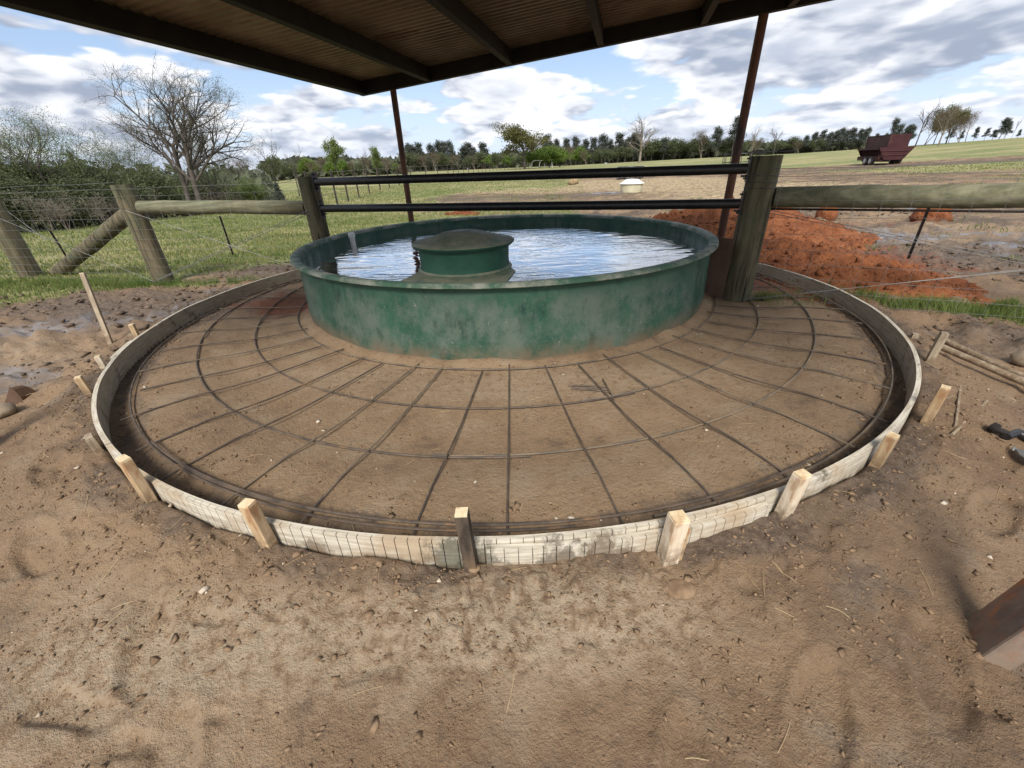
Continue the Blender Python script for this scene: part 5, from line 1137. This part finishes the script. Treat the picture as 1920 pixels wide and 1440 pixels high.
def protos():
    def dec(key, seed, H, leaf, lsize, per, lspread, frac=1.0, bark='bark', **kw):
        s, t = grow(seed, H, **kw); add_proto(key, s, t, bark, leaf, lsize, per, lspread, seed, frac); PH[key] = H
    # near left trees
    dec('big', 11, 8, 'leaf_y', .016, 3, .13, .6, 'bark', lv=4, kids=(3, 2, 2, 1), spread=.60, angle=(22, 58), wob=.15, trop=.07, r0=.19, ratio=(.68, .62, .6, .6))
    dec('big2', 14, 8, 'leaf_d', .018, 4, .16, .8, 'bark', lv=4, kids=(3, 2, 2, 1), spread=.62, angle=(20, 50), wob=.15, trop=.06, lean=(-.06, 0), r0=.16, ratio=(.68, .62, .6, .6))
    dec('mid1', 21, 6, 'leaf', .026, 5, .20, .6, 'bark', lv=3, kids=(2, 2, 2), spread=.58, angle=(24, 60), wob=.2, r0=.10, stems=2)
    dec('mid2', 23, 6, 'leaf', .024, 5, .22, .5, 'bark', lv=3, kids=(2, 2, 2), spread=.6, angle=(24, 60), wob=.2, r0=.07, stems=3)
    dec('brush', 31, 3, None, .03, 2, .12, .5, 'twig', lv=3, kids=(2, 2, 1), spread=.65, angle=(20, 70), wob=.25, r0=.04, stems=4, trop=.0)
    dec('shrub', 33, 3, 'leaf_d', .05, 5, .16, 1.0, 'bark', lv=3, kids=(2, 2, 1), spread=.6, angle=(25, 65), wob=.2, r0=.045, stems=4)
    dec('shrub2', 35, 3, 'leaf', .045, 4, .16, 1.0, 'bark', lv=3, kids=(2, 2, 1), spread=.6, angle=(25, 65), wob=.2, r0=.045, stems=3)
    dec('sapl', 37, 5, 'leaf_y', .03, 2, .10, .6, 'bark', lv=3, kids=(2, 1, 1), spread=.8, angle=(20, 45), wob=.1, r0=.05)
    # far trees
    dec('fbare', 41, 9, 'bud', .05, 1, .10, .8, 'twig', lv=3, kids=(3, 2, 2), spread=.55, angle=(20, 48), wob=.12, trop=.10, r0=.17)
    dec('fbare2', 43, 9, None, .05, 1, .10, .8, 'bark', lv=3, kids=(3, 2, 1), spread=.58, angle=(24, 55), wob=.15, r0=.16)
    dec('fbud', 45, 9, 'leaf_y', .13, 4, .32, 1.0, 'bark', lv=3, kids=(3, 2, 2), spread=.52, angle=(28, 62), wob=.14, r0=.2)
    dec('fleaf', 47, 9, 'leaf', .15, 4, .35, .8, 'bark', lv=3, kids=(2, 2, 2), spread=.58, angle=(22, 50), wob=.14, r0=.16)
    dec('fleaf2', 49, 7, 'leaf_b', .16, 6, .35, 1.0, 'bark', lv=2, kids=(3, 3), spread=.55, angle=(25, 65), wob=.16, r0=.12, stems=2)
    dec('folive', 51, 7, 'leaf_d', .15, 5, .36, 1.0, 'bark', lv=3, kids=(2, 2, 1), spread=.56, angle=(25, 60), wob=.16, r0=.12)
    dec('fgrey', 53, 7, 'bud', .07, 2, .25, .8, 'twig', lv=3, kids=(2, 2, 1), spread=.62, angle=(18, 45), wob=.14, r0=.09, stems=2)
    for i, (sd, H) in enumerate(((61, 11), (63, 11), (65, 11))):
        s, c = pine_proto(sd, H); add_proto('pine%d' % i, s, c, 'bark_d', 'pine', .20, 62, .44, sd); PH['pine%d' % i] = H
    # cedar
    rng = np.random.default_rng(5); n = 420; zz = rng.uniform(.1, 2.0, n); rr = (1 - zz / 2.1) * .8 * np.sqrt(rng.random(n)); aa = rng.uniform(0, 6.28, n)
    add_proto('cedar', [(np.array([0, 0, -.1]), np.array([0, 0, 1.0]), .05, .03), (np.array([0, 0, 1.0]), np.array([0, 0, 1.95]), .03, .01)], np.stack([rr * np.cos(aa), rr * np.sin(aa), zz], -1), 'bark_d', 'pine', .06, 8, .07, 5); PH['cedar'] = 2.0
protos()
def plant_trees():
    rng = random.Random(2)
    put('big', 378, 388, 19.5, 118, 'big bare stout-trunked tree standing at the left pasture edge', top_px=345, rot=2.2, sx=1.1)
    put('big2', 350, 388, 20.5, 100, 'grey bare tree close left of the big stout-trunked bare one', top_px=310, rot=3.3, sx=1.15)
    put('mid1', 118, 392, 19, 205, 'bushy tree with thin green leaves near the left picture edge', rot=1.0, sx=1.15)
    put('mid2', 20, 395, 22, 212, 'tangled pale tree with fresh leaves at the left picture edge', rot=2.0, sx=1.2)
    put('mid2', 235, 390, 22, 225, 'thin-stemmed pale tree between the bare trees and the bushy green one', rot=4.0, sx=1.0)
    put('mid2', 165, 392, 21, 232, 'airy light green tree just right of the bushy green one', rot=5.2, sx=1.15)
    put('mid2', 70, 394, 20, 236, 'airy light green tree between the picture edge and the bushy green one', rot=.7, sx=1.2)
    put('mid1', 405, 385, 23, 240, 'small thin-leaved tree just right of the big forked bare tree', rot=3.0, sx=.9)
    put('fbare2', 455, 372, 30, 270, 'small bare tree between the big tree and the thin roadside sapling', rot=1.0)
    k = 0
    labs = ['low dark shrub in the left thicket', ]
    for px, top, d, key in ((5, 330, 17.5, 'shrub'), (45, 300, 19, 'shrub'), (75, 345, 16.8, 'brush'), (88, 310, 21, 'shrub2'), (140, 330, 18, 'shrub'), (165, 318, 21, 'shrub2'), (185, 352, 17, 'brush'), (210, 308, 19.5, 'shrub'), (262, 320, 22, 'shrub'), (285, 345, 20, 'brush'), (305, 325, 25, 'shrub2'), (345, 330, 26, 'shrub'), (385, 345, 24.5, 'brush'), (410, 330, 26, 'shrub'), (440, 338, 22, 'brush'), (462, 332, 25, 'shrub2'), (-40, 310, 18, 'shrub'), (-90, 280, 20, 'shrub2'), (110, 352, 16.6, 'brush'), (235, 355, 17.5, 'brush')):
        lab = {'shrub': 'dense dark olive shrub in the thicket behind the left fence', 'shrub2': 'fresh green shrub in the thicket behind the left fence', 'brush': 'bare grey brush clump in the thicket behind the left fence'}[key]
        put(key, px, 392, d, top, lab, 'shrub', {'shrub': 'olive thicket shrubs', 'shrub2': 'green thicket shrubs', 'brush': 'bare thicket brush'}[key], rng.uniform(0, 6), name='shrub', sx=1.5 if key != 'brush' else 1.3); k += 1
    put('sapl', 520, 352, 24, 238, 'thin budding sapling with a snapped pole beside it left of the rail post', rot=.4, sx=1.1)
    put('fbare2', 556, 345, 27, 262, 'slender bare tree right beside the budding sapling', rot=2.2, sx=.8)
    put('cedar', 524, 372, 19, 343, 'small dark cedar bush just left of the rail post', 'bush', name='cedar_bush', sx=1.0)
    # background wood behind the left pasture
    seq = []
    for px in range(470, 760, 17):
        seq.append((px + rng.uniform(-6, 6), rng.choice(['fgrey', 'folive', 'fleaf2', 'fgrey', 'fleaf']), rng.uniform(288, 308), rng.uniform(58, 74)))
    LAB = {'fgrey': ('grey leafless tree in the wood left of the far shelter post', 'grey trees in the left far wood'), 'folive': ('olive green tree in the wood left of the far shelter post', 'olive trees in the left far wood'), 'fleaf2': ('bright green bushy tree in the wood left of the far shelter post', 'bright trees in the left far wood'), 'fleaf': ('airy light green tree in the wood left of the far shelter post', 'airy trees in the left far wood')}
    for px, key, top, d in seq: put(key, px, 322, d, top, LAB[key][0], 'tree', LAB[key][1], rng.uniform(0, 6), sx=1.15)
    put('fleaf', 634, 322, 55, 259, 'tall light green tree standing above the wood right of the wooden rail post', rot=.5, sx=.95)
    put('fbare2', 681, 320, 58, 273, 'bare grey tree above the wood just right of the tall light green one', rot=1.5)
    put('fleaf', 704, 318, 62, 274, 'thin pale green tree close left of the far shelter post', rot=2.5, sx=.8)
    # middle wood with pines
    for px in list(range(770, 985, 15)) + list(range(1030, 1180, 14)):
        key = rng.choice(['folive', 'fgrey', 'folive', 'fleaf2']); top = rng.uniform(283, 296) if px < 985 else rng.uniform(272, 284)
        put(key, px, 305, rng.uniform(92, 110), top, {'fgrey': 'grey leafless tree in the low wood on the centre skyline', 'folive': 'olive tree in the low wood on the centre skyline', 'fleaf2': 'bright green tree in the low wood on the centre skyline'}[key], 'tree', {'fgrey': 'grey skyline trees', 'folive': 'olive skyline trees', 'fleaf2': 'bright skyline trees'}[key], rng.uniform(0, 6), sx=1.5)
    for i, (px, top) in enumerate(((766, 277), (778, 273), (788, 275), (811, 267), (826, 269), (836, 268), (846, 271), (871, 270), (882, 267), (890, 274), (908, 270), (1023, 258), (1034, 262), (1045, 258), (1061, 262), (1080, 256), (1098, 258), (1112, 254), (1128, 260), (1142, 257), (1158, 255), (1172, 258), (1186, 256), (1242, 258), (1258, 262))):
        put('pine%d' % (i % 3), px, 305, 115, top + rng.uniform(-5, 7), 'dark pine of the row behind the centre wood', 'tree', 'dark pines of the centre row', rng.uniform(0, 6), name='pine_tree', sx=rng.uniform(.9, 1.6))
    put('fbud', 984, 305, 74, 230, 'large round yellow-green budding oak on the skyline right of the pines', rot=.8, sx=1.65)
    for px, top in ((1012, 277), (1030, 274), (1050, 280)): put('fleaf2', px, 305, 80, top, 'bright green thicket bush at the right foot of the budding oak', 'bush', 'bright bushes by the budding oak', rng.uniform(0, 6), name='bush', sx=1.7)
    put('fbare', 1200, 296, 76, 211, 'round-crowned bare tree standing alone on the centre right skyline', rot=.3, sx=1.7, top_px=1212)
    for px in range(1185, 1540, 13):
        key = rng.choice(['folive', 'fgrey', 'folive']); base = np.interp(px, [1185, 1540], [262, 264])
        put(key, px, 290, rng.uniform(112, 128), base + rng.uniform(-6, 5), {'fgrey': 'grey leafless tree in the hedge line right of the lone bare tree', 'folive': 'dull olive tree in the hedge line right of the lone bare tree'}[key], 'tree', {'fgrey': 'grey hedge line trees', 'folive': 'olive hedge line trees'}[key], rng.uniform(0, 6), sx=1.7)
    put('pine1', 1342, 288, 112, 241, 'pine with flat crown standing left of the right shelter post', rot=1, name='pine_tree', sx=1.3)
    put('pine2', 1372, 286, 112, 222, 'tallest pine directly left of the right shelter post', rot=3, name='pine_tree', sx=1.1)
    put('fgrey', 1316, 290, 112, 243, 'pair-like pale bare tree on the ridge left of the flat pine', rot=2, sx=1.2)
    put('fbare', 1410, 284, 108, 236, 'pale bare tree just right of the right shelter post', rot=2, sx=1.0); put('fbare2', 1452, 282, 108, 230, 'dark twiggy tree on the ridge above the fence post tool', rot=4, sx=1.1)
    for i, (px, top) in enumerate(((1508, 256), (1522, 250), (1536, 247), (1552, 250), (1562, 246), (1574, 243), (1584, 246), (1594, 242), (1606, 245), (1618, 242), (1640, 252))):
        put('pine%d' % (i % 3), px, 275, 118, top, 'small dark pine in the row left of the red wagon', 'tree', 'pines left of the wagon', rng.uniform(0, 6), name='pine_tree', sx=1.2)
    for i, (px, top) in enumerate(((1657, 252), (1668, 225), (1680, 236))): put('pine%d' % (i % 3), px, 270, 112, top, 'thin pine showing above the roof of the red wagon', 'tree', 'pines above the wagon', i * 2.0, name='pine_tree', sx=.9)
    put('fbare2', 1718, 268, 78, 178, 'tall bare tree leaning right of the red wagon', rot=.5, top_px=1745, sx=.85); put('folive', 1752, 266, 86, 200, 'olive-crowned tree between the two bare trees right of the wagon', rot=1.5, top_px=1770, sx=.8)
    put('fbare', 1762, 266, 72, 188, 'broad twiggy bare tree right of the olive-crowned one', rot=2.5, top_px=1795, sx=1.05); put('fgrey', 1812, 262, 84, 208, 'grey slender tree at the right end of the tree clump', rot=3.5, top_px=1835, sx=.9)
    for i, (px, top) in enumerate(((1695, 238), (1705, 236), (1780, 243), (1800, 246), (1825, 240), (1845, 242), (1860, 245), (1872, 224), (1882, 230), (1905, 244), (1925, 240), (1945, 236))):
        put('pine%d' % (i % 3), px, 262, 104, top, 'small pine on the right skyline beyond the wagon', 'tree', 'pines on the right skyline', rng.uniform(0, 6), name='pine_tree', sx=rng.uniform(.8, 1.5))
    put('fgrey', 1735, 266, 80, 205, 'misty grey tree behind the tall leaning bare tree', rot=5.0, top_px=1752, sx=1.5); put('fbud', 1775, 265, 84, 200, 'round budding tree filling the middle of the right clump', rot=1.2, top_px=1800, sx=1.0); put('fgrey', 1800, 264, 80, 215, 'low grey tree at the foot of the broad twiggy one', rot=2.0, top_px=1820, sx=1.6)
    put('fbare2', 1895, 262, 80, 212, 'thin leaning snag on the far right skyline', rot=1, top_px=1918, sx=.3)
plant_trees()
def far_woods():
    r = np.random.default_rng(9); n = 16000; az = R(1) * r.uniform(-68, 40, n); d = np.where(az < R(-27), r.uniform(26, 44, n), np.where(az < R(-12), r.uniform(76, 92, n), r.uniform(118, 145, n)))
    X, Y = d * np.sin(az), d * np.cos(az); hmax = d * np.interp(np.degrees(az), [-68, -45, -30, -27, -20, -10, 10, 30, 40], [.085, .085, .06, .03, .028, .026, .026, .018, .004]) * (1 + .35 * fbm(np.degrees(az), d * 0, .25, 3, 2))
    Z = terrain(X, Y) + r.random(n) ** .8 * hmax
    me = leaf_mesh('far_woods', np.stack([X, Y, Z], -1), 1.0, 4, 1, .1); s = np.repeat(.011 * d + .05, 4)
    V = np.empty(len(me.vertices) * 3, np.float32); me.vertices.foreach_get('co', V); V = V.reshape(-1, 4, 3); c = V.mean(1, keepdims=True); V = c + (V - c) * (.009 * d + .04)[:, None, None]; me.vertices.foreach_set('co', V.reshape(-1)); me.update()
    o = mesh_obj('far_woods', me, MAT['woods']); tag(o, 'continuous mass of undergrowth filling the far tree lines', 'woods', kind='stuff')
far_woods()

def number_rows():
    words = ['leftmost', 'second from left', 'third from left', 'fourth from left', 'fifth from left', 'sixth from left', 'seventh from left', 'eighth from left', 'ninth from left', 'tenth from left', 'eleventh from left', 'twelfth from left', 'thirteenth from left', 'fourteenth from left', 'fifteenth from left', 'sixteenth from left', 'seventeenth from left', 'eighteenth from left', 'nineteenth from left', 'twentieth from left']
    seen = {}
    for o in col.objects:
        if o.parent is None and 'label' in o and 'group' in o: seen.setdefault(o['label'], []).append(o)
    for lab, L_ in seen.items():
        if len(L_) < 2: continue
        L_.sort(key=lambda o: math.atan2(o.location.x, o.location.y)); n = len(L_)
        for i, o in enumerate(L_):
            w = words[i] if i < 13 or n - i > 13 else 'right'
            j = n - 1 - i
            if i > j: w = words[j].replace('left', 'right') if j else 'rightmost'
            o['label'] = lab + ', ' + w
number_rows()
